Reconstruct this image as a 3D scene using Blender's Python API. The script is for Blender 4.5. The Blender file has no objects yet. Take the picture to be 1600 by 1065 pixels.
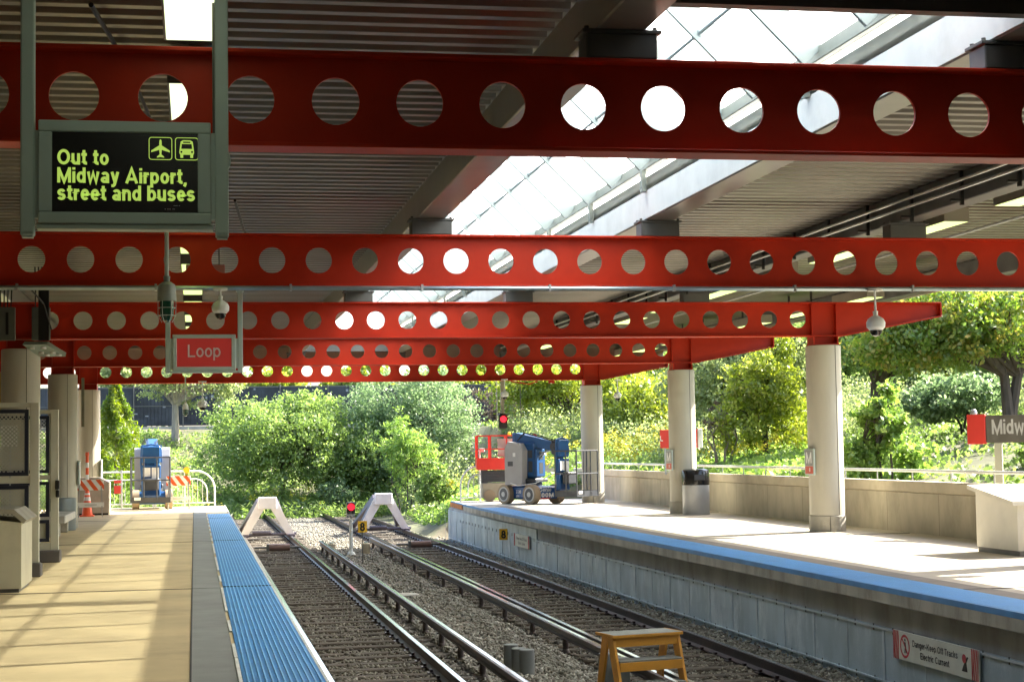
import bpy, bmesh, math, random
import numpy as np
from mathutils import Vector, Matrix
R = math.radians
sc = bpy.context.scene
COL = sc.collection

# ------------------------------------------------------------------ camera
cam_d = bpy.data.cameras.new('camera'); cam = bpy.data.objects.new('camera', cam_d); COL.objects.link(cam)
YAW, PIT, ROL = 0.1842, 0.0629, -0.0159
cy_, sy_, cp_, sp_ = math.cos(YAW), math.sin(YAW), math.cos(PIT), math.sin(PIT)
F_ = Vector((sy_*cp_, cy_*cp_, sp_)); R0 = Vector((cy_, -sy_, 0)); U0 = R0.cross(F_)
Rv = math.cos(ROL)*R0 + math.sin(ROL)*U0; Uv = -math.sin(ROL)*R0 + math.cos(ROL)*U0
cam.matrix_world = Matrix(((Rv.x, Uv.x, -F_.x, 0), (Rv.y, Uv.y, -F_.y, 0), (Rv.z, Uv.z, -F_.z, 1.75), (0, 0, 0, 1)))
cam_d.sensor_width = 36; cam_d.lens = 36*2671.97/1600; cam_d.clip_end = 2000
sc.camera = cam

# ------------------------------------------------------------------ sky, sun, exposure
SUN = Vector((1.145, .36, 1)).normalized()
w = bpy.data.worlds.new('World'); sc.world = w; w.use_nodes = True
nt = w.node_tree; bg = nt.nodes['Background']
sky = nt.nodes.new('ShaderNodeTexSky'); sky.sky_type = 'NISHITA'; sky.sun_disc = False
sky.sun_elevation = math.asin(SUN.z); sky.sun_rotation = math.atan2(SUN.x, SUN.y)
sky.dust_density = 3.0; sky.air_density = 1.0; sky.ozone_density = 1.0
nt.links.new(sky.outputs[0], bg.inputs[0]); bg.inputs[1].default_value = 0.15
sd = bpy.data.lights.new('sun', 'SUN'); sd.energy = 5.0; sd.angle = R(.5); sd.color = (1, .94, .82)
so = bpy.data.objects.new('sun', sd); COL.objects.link(so); so.location = (30, 10, 40)
so.rotation_euler = (-SUN).to_track_quat('-Z', 'Y').to_euler()
sc.view_settings.view_transform = 'Standard'; sc.view_settings.look = 'None'
sc.view_settings.exposure = 2.22; sc.view_settings.gamma = 1
sc.render.engine = 'CYCLES'
sc.cycles.max_bounces = 10; sc.cycles.diffuse_bounces = 6; sc.cycles.transparent_max_bounces = 24
rnd = random.Random(7)

# ------------------------------------------------------------------ materials
def lin(c):
    return tuple(((x/12.92) if x <= .04045 else ((x+.055)/1.055)**2.4) for x in c)
MATS = {}
def mat(name, col, rough=.6, metal=0, var=.15, scale=3.0, bump=0.0, bscale=40, dirt=None, dirt_amt=.4, dscale=1.2, spec=.5, emit=None, es=1, stretch=None):
    if name in MATS: return MATS[name]
    m = bpy.data.materials.new(name); m.use_nodes = True; n = m.node_tree.nodes; L = m.node_tree.links
    p = n['Principled BSDF']; p.inputs['Roughness'].default_value = rough; p.inputs['Metallic'].default_value = metal
    p.inputs['Specular IOR Level'].default_value = spec
    tc = n.new('ShaderNodeTexCoord'); mp = n.new('ShaderNodeMapping'); L.new(tc.outputs['Object'], mp.inputs[0])
    if stretch: mp.inputs['Scale'].default_value = stretch
    no = n.new('ShaderNodeTexNoise'); no.inputs['Scale'].default_value = scale; no.inputs['Detail'].default_value = 6
    L.new(mp.outputs[0], no.inputs[0])
    cr = n.new('ShaderNodeValToRGB'); cr.color_ramp.elements[0].position = .3; cr.color_ramp.elements[1].position = .7
    cr.color_ramp.elements[0].color = (*[c*(1-var) for c in col], 1); cr.color_ramp.elements[1].color = (*[min(1, c*(1+var)) for c in col], 1)
    L.new(no.outputs[0], cr.inputs[0]); out = cr.outputs[0]
    if dirt:
        n2 = n.new('ShaderNodeTexNoise'); n2.inputs['Scale'].default_value = dscale; n2.inputs['Detail'].default_value = 8; n2.inputs['Roughness'].default_value = .7
        L.new(mp.outputs[0], n2.inputs[0])
        c2 = n.new('ShaderNodeValToRGB'); c2.color_ramp.elements[0].position = .5; c2.color_ramp.elements[1].position = .68
        c2.color_ramp.elements[1].color = (dirt_amt,)*3+(1,)
        L.new(n2.outputs[0], c2.inputs[0])
        mx = n.new('ShaderNodeMix'); mx.data_type = 'RGBA'; L.new(c2.outputs[0], mx.inputs[0]); L.new(out, mx.inputs[6]); mx.inputs[7].default_value = (*dirt, 1)
        out = mx.outputs[2]
    L.new(out, p.inputs['Base Color'])
    if bump:
        nb = n.new('ShaderNodeTexNoise'); nb.inputs['Scale'].default_value = bscale; nb.inputs['Detail'].default_value = 5
        L.new(mp.outputs[0], nb.inputs[0]); b = n.new('ShaderNodeBump'); b.inputs['Strength'].default_value = bump; b.inputs['Distance'].default_value = .02
        L.new(nb.outputs[0], b.inputs['Height']); L.new(b.outputs[0], p.inputs['Normal'])
    if emit:
        p.inputs['Emission Color'].default_value = (*emit, 1); p.inputs['Emission Strength'].default_value = es
    MATS[name] = m; return m

def mat_glazing():
    m = bpy.data.materials.new('glazing'); m.use_nodes = True; n = m.node_tree.nodes; L = m.node_tree.links
    n.remove(n['Principled BSDF']); o = n['Material Output']
    t = n.new('ShaderNodeBsdfTransparent'); t.inputs[0].default_value = (.93, .98, .96, 1)
    tl = n.new('ShaderNodeBsdfTranslucent'); tl.inputs[0].default_value = (.97, 1, 1, 1)
    mx = n.new('ShaderNodeMixShader'); mx.inputs[0].default_value = .80; L.new(t.outputs[0], mx.inputs[1]); L.new(tl.outputs[0], mx.inputs[2])
    L.new(mx.outputs[0], o.inputs[0]); return m
def mat_leaf(name, c0, c1, c2, trans=.5):
    m = bpy.data.materials.new(name); m.use_nodes = True; n = m.node_tree.nodes; L = m.node_tree.links
    n.remove(n['Principled BSDF']); o = n['Material Output']
    a = n.new('ShaderNodeAttribute'); a.attribute_name = 'tint'
    cr = n.new('ShaderNodeValToRGB'); cr.color_ramp.elements[0].color = (*c0, 1); cr.color_ramp.elements[1].color = (*c2, 1)
    e = cr.color_ramp.elements.new(.5); e.color = (*c1, 1); L.new(a.outputs['Fac'], cr.inputs[0])
    d = n.new('ShaderNodeBsdfDiffuse'); t = n.new('ShaderNodeBsdfTranslucent'); g = n.new('ShaderNodeBsdfGlossy'); g.inputs['Roughness'].default_value = .45
    L.new(cr.outputs[0], d.inputs[0])
    hs = n.new('ShaderNodeHueSaturation'); hs.inputs['Saturation'].default_value = 1.15; hs.inputs['Value'].default_value = 1.9; L.new(cr.outputs[0], hs.inputs['Color']); L.new(hs.outputs[0], t.inputs[0])
    mx = n.new('ShaderNodeMixShader'); mx.inputs[0].default_value = trans; L.new(d.outputs[0], mx.inputs[1]); L.new(t.outputs[0], mx.inputs[2])
    m2 = n.new('ShaderNodeMixShader'); m2.inputs[0].default_value = .05; L.new(mx.outputs[0], m2.inputs[1]); L.new(g.outputs[0], m2.inputs[2])
    L.new(m2.outputs[0], o.inputs[0]); return m
def mat_perforated():
    m = bpy.data.materials.new('perforated'); m.use_nodes = True; n = m.node_tree.nodes; L = m.node_tree.links
    p = n['Principled BSDF']; p.inputs['Base Color'].default_value = (.46, .47, .41, 1); p.inputs['Roughness'].default_value = .5
    tc = n.new('ShaderNodeTexCoord'); mp = n.new('ShaderNodeMapping'); mp.inputs['Rotation'].default_value = (0, R(45), 0); mp.inputs['Scale'].default_value = (1, 0, 1)
    L.new(tc.outputs['Object'], mp.inputs[0]); v = n.new('ShaderNodeTexVoronoi'); v.inputs['Scale'].default_value = 24; v.inputs['Randomness'].default_value = 0
    L.new(mp.outputs[0], v.inputs['Vector']); ma = n.new('ShaderNodeMath'); ma.operation = 'GREATER_THAN'; ma.inputs[1].default_value = .37
    L.new(v.outputs['Distance'], ma.inputs[0]); L.new(ma.outputs[0], p.inputs['Alpha']); return m

red = mat('red_paint', (.48, .026, .005), .5, spec=.25, var=.12, scale=1.5, dirt=(.26, .013, .006), dirt_amt=.35, dscale=.8)
redd = mat('red_flange', (.45, .05, .04), .42, var=.1, dirt=(.4, .3, .28), dirt_amt=.5, dscale=3)
purl = mat('purlin_paint', (.20, .20, .185), .28, var=.1, dirt=(.2, .18, .16), dirt_amt=.3)
deckm = mat('deck_metal', (.19, .18, .155), .33, metal=.35, var=.12, scale=1, dirt=(.2, .15, .12), dirt_amt=.35, dscale=.7)
steel = mat('dark_steel', (.10, .10, .095), .5, var=.2)
white_p = mat('white_paint', (.72, .74, .72), .45, var=.05, dirt=(.45, .45, .42), dirt_amt=.3)
sillm = mat('sill_paint', (.26, .29, .26), .45, var=.06)
colm = mat('column_shell', (.52, .49, .40), .55, var=.06, scale=1.2, dirt=(.40, .37, .29), dirt_amt=.35, dscale=1.5, stretch=(3, 3, .5))
conc = mat('concrete', (.40, .38, .32), .85, var=.15, scale=2.5, bump=.3, bscale=30, dirt=(.2, .19, .16), dirt_amt=.6, dscale=1.6)
concd = mat('concrete_stained', (.46, .41, .30), .88, var=.12, scale=2.0, bump=.3, bscale=25, dirt=(.27, .23, .16), dirt_amt=.5, dscale=.9, stretch=(1, 1.5, .7))
grout = mat('dark_joint', (.05, .048, .042), .9)
frame_m = mat('sign_frame', (.46, .55, .50), .45, metal=0, var=.08)
rail_m = mat('rail_steel', (.034, .024, .030), .4, metal=.5, var=.3, scale=6, dirt=(.16, .08, .05), dirt_amt=.5)
railtop = mat('rail_worn_top', (.62, .60, .68), .12, metal=1, var=.1)
insul = mat('insulator', (.06, .045, .04), .5)
tie_m = mat('tie_wood', (.085, .070, .052), .9, var=.4, scale=5, bump=.6, bscale=20, stretch=(1, 6, 6), dirt=(.17, .14, .1), dirt_amt=.6, dscale=2)
black = mat('black', (.012, .012, .012), .4)
blue_t = mat('blue_tile', (.025, .25, .62), .5, var=.1, scale=2, bump=.3, bscale=60, dirt=(.02, .14, .4), dirt_amt=.5, dscale=1.2)
blue_r = mat('blue_tile_ridge', (.20, .54, .88), .45, var=.1)
wtile = mat('white_edge', (.72, .72, .66), .6, var=.08, dirt=(.35, .33, .3), dirt_amt=.5, dscale=4)
yellow = mat('yellow_sign', (.78, .45, .02), .5)
yel_w = mat('stool_wood', (.60, .28, .025), .5, var=.2, scale=3, dirt=(.2, .1, .03), dirt_amt=.5, dscale=3)
greytread = mat('stool_tread', (.20, .21, .18), .85, var=.2, bump=.4, bscale=120)
galv = mat('galvanised', (.42, .44, .45), .4, metal=.7, var=.12)
cream = mat('cream_paint', (.55, .53, .40), .5, var=.06, dirt=(.36, .33, .24), dirt_amt=.35)
creamw = mat('chest_white', (.66, .63, .54), .5, var=.05, dirt=(.45, .41, .33), dirt_amt=.35)
navy = mat('navy_trim', (.012, .015, .035), .4)
lift_b = mat('lift_blue', (.012, .085, .26), .4, var=.1, dirt=(.03, .08, .16), dirt_amt=.4, dscale=3)
lift_g = mat('lift_grey', (.36, .36, .36), .45, var=.06, dirt=(.25, .25, .24), dirt_amt=.4)
lift_k = mat('lift_dark', (.05, .055, .065), .5)
tyre = mat('tyre_tan', (.30, .23, .15), .85, var=.15)
orange = mat('orange_plastic', (.85, .12, .03), .5)
white_e = mat('reflective_white', (.8, .8, .78), .5)
red_sign = mat('sign_red', (.72, .045, .03), .4, var=.05)
silver = mat('silver_letters', (.55, .55, .52), .5)
barkm = mat('bark', (.075, .06, .05), .9, var=.3, bump=.6, bscale=15, stretch=(3, 3, .7))
barkg = mat('bark_grey', (.26, .22, .18), .9, var=.3, bump=.6, bscale=15, stretch=(3, 3, .7))
dome_k = mat('smoked_dome', (.01, .01, .012), .08)
lamp_lens = mat('lamp_lens', (.8, .85, .6), .4, emit=(.72, 1.0, .28), es=.36)
lens_panel = mat('lamp_lens_bright', (.8, .85, .6), .4, emit=(.88, 1.0, .62), es=.38)
lens_near = mat('lamp_lens_near', (.8, .85, .6), .4, emit=(.9, 1.0, .75), es=.9)
sig_red = mat('signal_red', (.5, .01, .02), .2, emit=(1, .02, .04), es=.45)
letters_lit = mat('lit_letters', (.25, .35, .06), .5, emit=(.55, .80, .13), es=.15)
face_lit = mat('sign_black', (.004, .005, .005), .25)

# ------------------------------------------------------------------ mesh builder
class MB:
    def __init__(s): s.v = []; s.f = []; s.m = []
    def add(s, vs, fs, mi=0):
        o = len(s.v); s.v += [tuple(v) for v in vs]; s.f += [tuple(i+o for i in f) for f in fs]; s.m += [mi]*len(fs)
    def box(s, x0, x1, y0, y1, z0, z1, bev=0, mi=0, mx=None):
        if x0 > x1: x0, x1 = x1, x0
        if y0 > y1: y0, y1 = y1, y0
        if z0 > z1: z0, z1 = z1, z0
        X, Y, Z = (x0, x1), (y0, y1), (z0, z1)
        if bev <= 0:
            vs = [(X[i], Y[j], Z[k]) for i in (0, 1) for j in (0, 1) for k in (0, 1)]
            fs = [(0, 1, 3, 2), (4, 6, 7, 5), (0, 4, 5, 1), (2, 3, 7, 6), (0, 2, 6, 4), (1, 5, 7, 3)]
        else:
            b = min(bev, .45*(x1-x0), .45*(y1-y0), .45*(z1-z0)); vs = []; ix = {}
            for i in (0, 1):
                for j in (0, 1):
                    for k in (0, 1):
                        for a in (0, 1, 2):
                            p = [X[i], Y[j], Z[k]]
                            for c, sgn in enumerate((i, j, k)):
                                if c != a: p[c] += b*(1-2*sgn)
                            ix[i, j, k, a] = len(vs); vs.append(tuple(p))
            fs = []
            for i in (0, 1):
                fs.append([ix[i, 0, 0, 0], ix[i, 1, 0, 0], ix[i, 1, 1, 0], ix[i, 0, 1, 0]])
                fs.append([ix[0, i, 0, 1], ix[1, i, 0, 1], ix[1, i, 1, 1], ix[0, i, 1, 1]])
                fs.append([ix[0, 0, i, 2], ix[1, 0, i, 2], ix[1, 1, i, 2], ix[0, 1, i, 2]])
                for j in (0, 1):
                    fs.append([ix[0, i, j, 1], ix[1, i, j, 1], ix[1, i, j, 2], ix[0, i, j, 2]])
                    fs.append([ix[i, 0, j, 0], ix[i, 1, j, 0], ix[i, 1, j, 2], ix[i, 0, j, 2]])
                    fs.append([ix[i, j, 0, 0], ix[i, j, 1, 0], ix[i, j, 1, 1], ix[i, j, 0, 1]])
                    for k in (0, 1): fs.append([ix[i, j, k, 0], ix[i, j, k, 1], ix[i, j, k, 2]])
        if mx is not None: vs = [tuple(mx @ Vector(v)) for v in vs]
        s.add(vs, fs, mi)
    def cyl(s, p0, p1, r0, r1=None, n=16, mi=0, cap=True):
        r1 = r0 if r1 is None else r1; p0 = Vector(p0); p1 = Vector(p1); d = (p1-p0).normalized()
        a = d.orthogonal().normalized(); b = d.cross(a); vs = []; fs = []
        for p, r in ((p0, r0), (p1, r1)):
            for i in range(n):
                t = 2*math.pi*i/n; vs.append(p+(a*math.cos(t)+b*math.sin(t))*r)
        for i in range(n): fs.append((i, (i+1) % n, n+(i+1) % n, n+i))
        if cap: fs += [tuple(range(n-1, -1, -1)), tuple(range(n, 2*n))]
        s.add(vs, fs, mi)
    def tube(s, pts, r, n=8, mi=0, taper=None):
        pts = [Vector(p) for p in pts]; vs = []; fs = []; up = None
        for k, p in enumerate(pts):
            d = (pts[min(k+1, len(pts)-1)]-pts[max(k-1, 0)]).normalized()
            a = d.orthogonal().normalized() if up is None else (up - d*up.dot(d)).normalized()
            up = a; b = d.cross(a); rr = r if taper is None else taper[k]
            for i in range(n):
                t = 2*math.pi*i/n; vs.append(p+(a*math.cos(t)+b*math.sin(t))*rr)
        for k in range(len(pts)-1):
            for i in range(n): fs.append((k*n+i, k*n+(i+1) % n, (k+1)*n+(i+1) % n, (k+1)*n+i))
        fs += [tuple(range(n-1, -1, -1)), tuple(range((len(pts)-1)*n, len(pts)*n))]
        s.add(vs, fs, mi)
    def lathe(s, prof, c=(0, 0, 0), n=24, mi=0):
        vs = []; fs = []
        for r, z in prof:
            for i in range(n):
                t = 2*math.pi*i/n; vs.append((c[0]+r*math.cos(t), c[1]+r*math.sin(t), c[2]+z))
        for k in range(len(prof)-1):
            for i in range(n): fs.append((k*n+i, k*n+(i+1) % n, (k+1)*n+(i+1) % n, (k+1)*n+i))
        fs += [tuple(range(n-1, -1, -1)), tuple(range((len(prof)-1)*n, len(prof)*n))]
        s.add(vs, fs, mi)
    def prism(s, poly, a, b, axis='y', mi=0):
        # poly in the two other axes
        n = len(poly); vs = []
        for q in (a, b):
            for (u, v) in poly: vs.append({'y': (u, q, v), 'x': (q, u, v), 'z': (u, v, q)}[axis])
        fs = [tuple(range(n)), tuple(range(2*n-1, n-1, -1))]+[(i, (i+1) % n, n+(i+1) % n, n+i) for i in range(n)]
        s.add(vs, fs, mi)
    def build(s, name, mats, parent=None, smooth=True, loc=None, rotz=0, recalc=True):
        me = bpy.data.meshes.new(name); me.from_pydata(s.v, [], s.f)
        for m in (mats if isinstance(mats, (list, tuple)) else [mats]): me.materials.append(m)
        me.polygons.foreach_set('material_index', s.m)
        if recalc:
            bm = bmesh.new(); bm.from_mesh(me); bmesh.ops.recalc_face_normals(bm, faces=bm.faces); bm.to_mesh(me); bm.free()
        if smooth:
            me.polygons.foreach_set('use_smooth', [True]*len(me.polygons)); me.set_sharp_from_angle(angle=R(32))
        me.update(); o = bpy.data.objects.new(name, me); COL.objects.link(o)
        if parent: o.parent = parent
        if loc: o.location = loc
        o.rotation_euler.z = rotz
        return o
def tag(o, label=None, cat=None, group=None, kind=None):
    if label: o['label'] = label
    if cat: o['category'] = cat
    if group: o['group'] = group
    if kind: o['kind'] = kind
    return o
def thing(name, label, cat, loc=(0, 0, 0), rz=0, group=None):
    o = bpy.data.objects.new(name, None); o.empty_display_size = .2; COL.objects.link(o); o.location = loc; o.rotation_euler.z = rz
    return tag(o, label, cat, group)
def dup(o, parent=None, loc=None, rz=None, label=None, kids=None):
    c = o.copy(); COL.objects.link(c); c.parent = parent
    if loc: c.location = loc
    if rz is not None: c.rotation_euler.z = rz
    if label: c['label'] = label
    for ch in KIDS(o): dup(ch, c)
    return c
def KIDS(o): return [x for x in list(COL.objects) if x.parent == o]
def box_obj(name, m, parent, *a, **k):
    b = MB(); b.box(*a, **k); return b.build(name, m, parent)
def _arc(cx, cy, rx, ry, a0, a1, n=None):
    n = n or max(4, int(abs(a1-a0)/15)); return [(cx+rx*math.cos(R(a0+(a1-a0)*k/n)), cy+ry*math.sin(R(a0+(a1-a0)*k/n))) for k in range(n+1)]
def glyph(c, w):
    """centre lines of one letter, cap height 1; returns strokes and advance"""
    h = w/2; X = .74; q = (.37-h)/2; bowl = _arc(.28, .37, .28-h, .37-h, 0, 360, 24); g = w*.42
    Q = (.5-h)/2
    G = {
     'O': ([_arc(.40, .5, .40-h, .5-h, 0, 360, 28)], .80), '0': ([_arc(.3, .5, .3-h, .5-h, 0, 360, 24)], .60),
     'o': ([bowl], .56), 'd': ([bowl, [(.56-h, 0), (.56-h, 1)]], .56), 'b': ([bowl, [(h, 0), (h, 1)]], .56),
     'p': ([bowl, [(h, -.26), (h, X)]], .56), 'g': ([bowl, [(.56-h, X), (.56-h, -.03)]+_arc(.29, -.03, .27-h, .23-h, 0, -150)], .56),
     'u': ([[(h, X), (h, .25)]+_arc(.27, .25, .27-h, .25-h, 180, 360)+[(.54-h, X)], [(.54-h, .25), (.54-h, 0)]], .54),
     'n': ([[(h, 0), (h, X)], [(h, .40), (h, .48)]+_arc(.27, .48, .27-h, .26-h, 180, 0)+[(.54-h, 0)]], .54),
     't': ([[(.16, .95), (.16, .2)]+_arc(.31, .2, .15, .2-h, 180, 270)+[(.35, h)], [(0, X-h*.8), (.34, X-h*.8)]], .34),
     'f': ([[(.16, 0), (.16, .8)]+_arc(.31, .8, .15, .2-h, 180, 90)+[(.35, 1-h)], [(0, X-h*.8), (.34, X-h*.8)]], .32),
     'M': ([[(h, 0), (h, 1)], [(.86-h, 0), (.86-h, 1)], [(h, .93), (.43, h*.9), (.86-h, .93)]], .86),
     'N': ([[(h, 0), (h, 1)], [(.74-h, 0), (.74-h, 1)], [(h, .95), (.74-h, .05)]], .74),
     'i': ([[(h, 0), (h, X)], [(h, .85), (h, 1)]], w), 'l': ([[(h, 0), (h, 1)]], w),
     'w': ([[(h*.9, X), (.21, h*.6), (.39, .66), (.57, h*.6), (.78-h*.9, X)]], .78),
     'a': ([_arc(.27, .49, .27-h-.01, .25-h, 155, 0)+[(.52-h+.01, 0)], _arc(.25, .215, .25-h, .215-h, 0, 360, 20)], .54),
     'y': ([[(h*.9, X), (.27, .08)], [(.54-h*.9, X), (.24, -.1), (.17, -.26+h), (.05, -.26+h)]], .54),
     'A': ([[(h*.8, 0), (.40, 1-h*.6), (.80-h*.8, 0)], [(.2, .28), (.6, .28)]], .80),
     'r': ([[(h, 0), (h, X)], [(h, .35), (h, .45)]+_arc(.30, .45, .30-h, .28-h, 180, 90)+[(.34, X-h)]], .34),
     ',': ([[(h, .1), (h, -.02), (h*.3, -.16)]], w), '-': ([[(0, .36), (.3, .36)]], .30), '–': ([[(0, .36), (.42, .36)]], .42),
     's': ([_arc(.26, .37+q, .25-h, q, 15, 270)+_arc(.26, .37-q, .26-h, q, 90, -165)[1:]], .52),
     'e': ([[(h, .37), (.54-h, .37)]+_arc(.27, .37, .27-h, .37-h, 0, 318)], .54), 'c': ([_arc(.27, .37, .27-h, .37-h, 42, 318)], .52),
     'k': ([[(h, 0), (h, 1)], [(.5-h*.5, X), (h+.02, .26)], [(.22, .42), (.53-h*.5, 0)]], .53), 'x': ([[(h, 0), (.5-h, X)], [(h, X), (.5-h, 0)]], .50),
     'L': ([[(h, 1), (h, h), (.56, h)]], .56), 'E': ([[(.6, 1-h), (h, 1-h), (h, h), (.6, h)], [(h, .52), (.54, .52)]], .62),
     'T': ([[(0, 1-h), (.66, 1-h)], [(.33, 1-h), (.33, 0)]], .66), 'K': ([[(h, 0), (h, 1)], [(.66-h, 1), (h+.03, .4)], [(.28, .56), (.7-h, 0)]], .70),
     'D': ([[(h, h), (h, 1-h), (.34, 1-h)]+_arc(.34, .5, .38-h, .5-h, 90, -90)+[(h, h)]], .72), 'C': ([_arc(.38, .5, .38-h, .5-h, 42, 318)], .72),
     'G': ([_arc(.40, .5, .40-h, .5-h, 42, 340)+[(.78-h, .5), (.45, .5)]], .80), 'Z': ([[(.03, 1-h), (.6-h*.6, 1-h), (h*.8, h), (.62, h)]], .62),
     '8': ([_arc(.3, .5+Q, .26-h, Q, -90, 270, 20), _arc(.3, .5-Q, .3-h, Q, 90, 450, 20)], .60),
     '3': ([_arc(.28, .5+Q, .26-h, Q, 155, -90)+_arc(.28, .5-Q, .28-h, Q, 90, -155)[1:]], .57),
     '1': ([[(.04, .76), (.24, .92), (.24, 0)]], .36), '2': ([_arc(.29, .70, .28-h, .30-h, 165, -30)+[(h, h), (.58, h)]], .58),
    }
    return G.get(c, ([], .22))
def text(body, size, m, parent, loc, rot=(R(90), 0, 0), wgt=.17, width=None, align='LEFT', name='lettering', sx=1, gap=.085):
    b = MB(); x = 0; k = 0
    for c in body:
        st_, adv = glyph(c, wgt)
        for pl_ in st_:
            closed = len(pl_) > 8 and abs(pl_[0][0]-pl_[-1][0])+abs(pl_[0][1]-pl_[-1][1]) < 1e-4
            P_ = [Vector((p[0]+x, p[1])) for p in pl_]; n = len(P_); L_ = []; R_ = []
            for i in range(n):
                d0 = (P_[i]-P_[i-1]).normalized() if i > 0 else ((P_[0]-P_[-2]).normalized() if closed else None)
                d1 = (P_[i+1]-P_[i]).normalized() if i < n-1 else ((P_[1]-P_[0]).normalized() if closed else None)
                d0 = d0 or d1; d1 = d1 or d0; n0 = Vector((-d0.y, d0.x)); n1 = Vector((-d1.y, d1.x)); q = n0+n1
                q = q.normalized() if q.length > 1e-5 else n0; f = wgt/2/max(.42, q.dot(n0)); L_.append(P_[i]+q*f); R_.append(P_[i]-q*f)
            z = .0003*k; k = (k+1) % 6
            vs = [(p.x*size, p.y*size, z) for p in L_]+[(p.x*size, p.y*size, z) for p in R_]
            b.add(vs, [(i, i+1, n+i+1, n+i) for i in range(n-1)])
        x += adv+gap
    W_ = (x-gap)*size
    if width: sx = width/W_
    off_ = {'LEFT': 0, 'CENTER': W_/2}[align]
    b.v = [((v[0]-off_)*sx, v[1], v[2]) for v in b.v]
    fl = []
    for f in b.f:   # face the reader
        a0, a1, a2 = (Vector(b.v[i]) for i in f[:3]); fl.append(f if (a1-a0).cross(a2-a0).z > 0 else f[::-1])
    b.f = fl
    o = b.build(name, m, parent, smooth=False, recalc=False); o.location = loc; o.rotation_euler = rot
    return o
def sheet(name, m, verts, faces, kind=None, parent=None):
    me = bpy.data.meshes.new(name); me.from_pydata(verts, [], faces); me.materials.append(m); me.update()
    o = bpy.data.objects.new(name, me); COL.objects.link(o); o.parent = parent
    if kind: o['kind'] = kind
    return o

BY = [12.206+10.292*k for k in range(-1, 5)]      # crossbeam lines (first is above the camera)
# ================================================================== GROUND
def sst(a, b, x): t = min(1, max(0, (x-a)/(b-a))); return t*t*(3-2*t)
def height(x, y):
    trk = sst(.2-2.5*sst(60, 70, y), 1.4-2.0*sst(60, 70, y), x)*(1-sst(8.2, 9.6+2*sst(60, 70, y), x))
    z0 = -.12+(-1.1)*trk
    s = sst(76, 93, y); zc = z0*(1-s)+3.05*s
    zr = .45+.17*max(0, min(20, x-14.2))+.35*sst(18, 30, x)
    if y < 59.2 and -10 < x < 14.0: return -1.35
    if x >= 14.0:
        f = sst(60, 84, y); return max(zr, zr*(1-f)+(2.9+.02*(x-14))*f)
    if x <= -10: return .0 if y < 60 else max(0, zc)
    if x > 11: 
        k = sst(11, 14, x); return max(zc, zc*(1-k)+max(zr, zc)*k)
    return zc
gx = list(np.arange(-200, -12, 12))+list(np.arange(-12, 40, .8))+list(np.arange(40, 400, 15))
gy = list(np.arange(-60, 50, 4))+list(np.arange(50, 98, .8))+list(np.arange(98, 600, 20))
rr = np.random.RandomState(3)
verts = [(x, y, height(x, y)+(rr.uniform(-.05, .05) if y > 60 or x > 14.5 else 0)) for y in gy for x in gx]
nx = len(gx)
faces = [(j*nx+i, j*nx+i+1, (j+1)*nx+i+1, (j+1)*nx+i) for j in range(len(gy)-1) for i in range(nx-1)]
gm = mat('soil_grass', (.10, .105, .05), .95, var=.35, scale=.6, bump=.8, bscale=6, dirt=(.20, .15, .11), dirt_amt=.9, dscale=.25)
g = sheet('ground', gm, verts, faces, 'structure'); g.data.polygons.foreach_set('use_smooth', [True]*len(faces))
tag(g, 'earth slopes with grass and bare soil around the station', 'ground')

# ballast bed
balm = mat('ballast_bed', (.13, .115, .09), .95, var=.55, scale=22, bump=1.0, bscale=28, dirt=(.2, .16, .11), dirt_amt=.6, dscale=.5)
bx = np.arange(.6, 8.5, .22); by = np.arange(0, 79.1, .35); nb = len(bx)
def bz(x, y):
    z = -1.155-.10*math.exp(-((x-8.1)/.35)**2)-.05*math.exp(-((x-1.0)/.3)**2)
    if 3.6 < x < 5.2: z -= .02
    else: z -= .03
    return z+.018*math.sin(x*9+y*2.3)*math.sin(y*3.1)
verts = [(x, y, bz(x, y)) for y in by for x in bx]
faces = [(j*nb+i, j*nb+i+1, (j+1)*nb+i+1, (j+1)*nb+i) for j in range(len(by)-1) for i in range(nb-1)]
bo = sheet('ballast_bed', balm, verts, faces, 'structure'); bo.data.polygons.foreach_set('use_smooth', [True]*len(faces))
tag(bo, 'gravel track bed between the two platforms', 'track bed')

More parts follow.
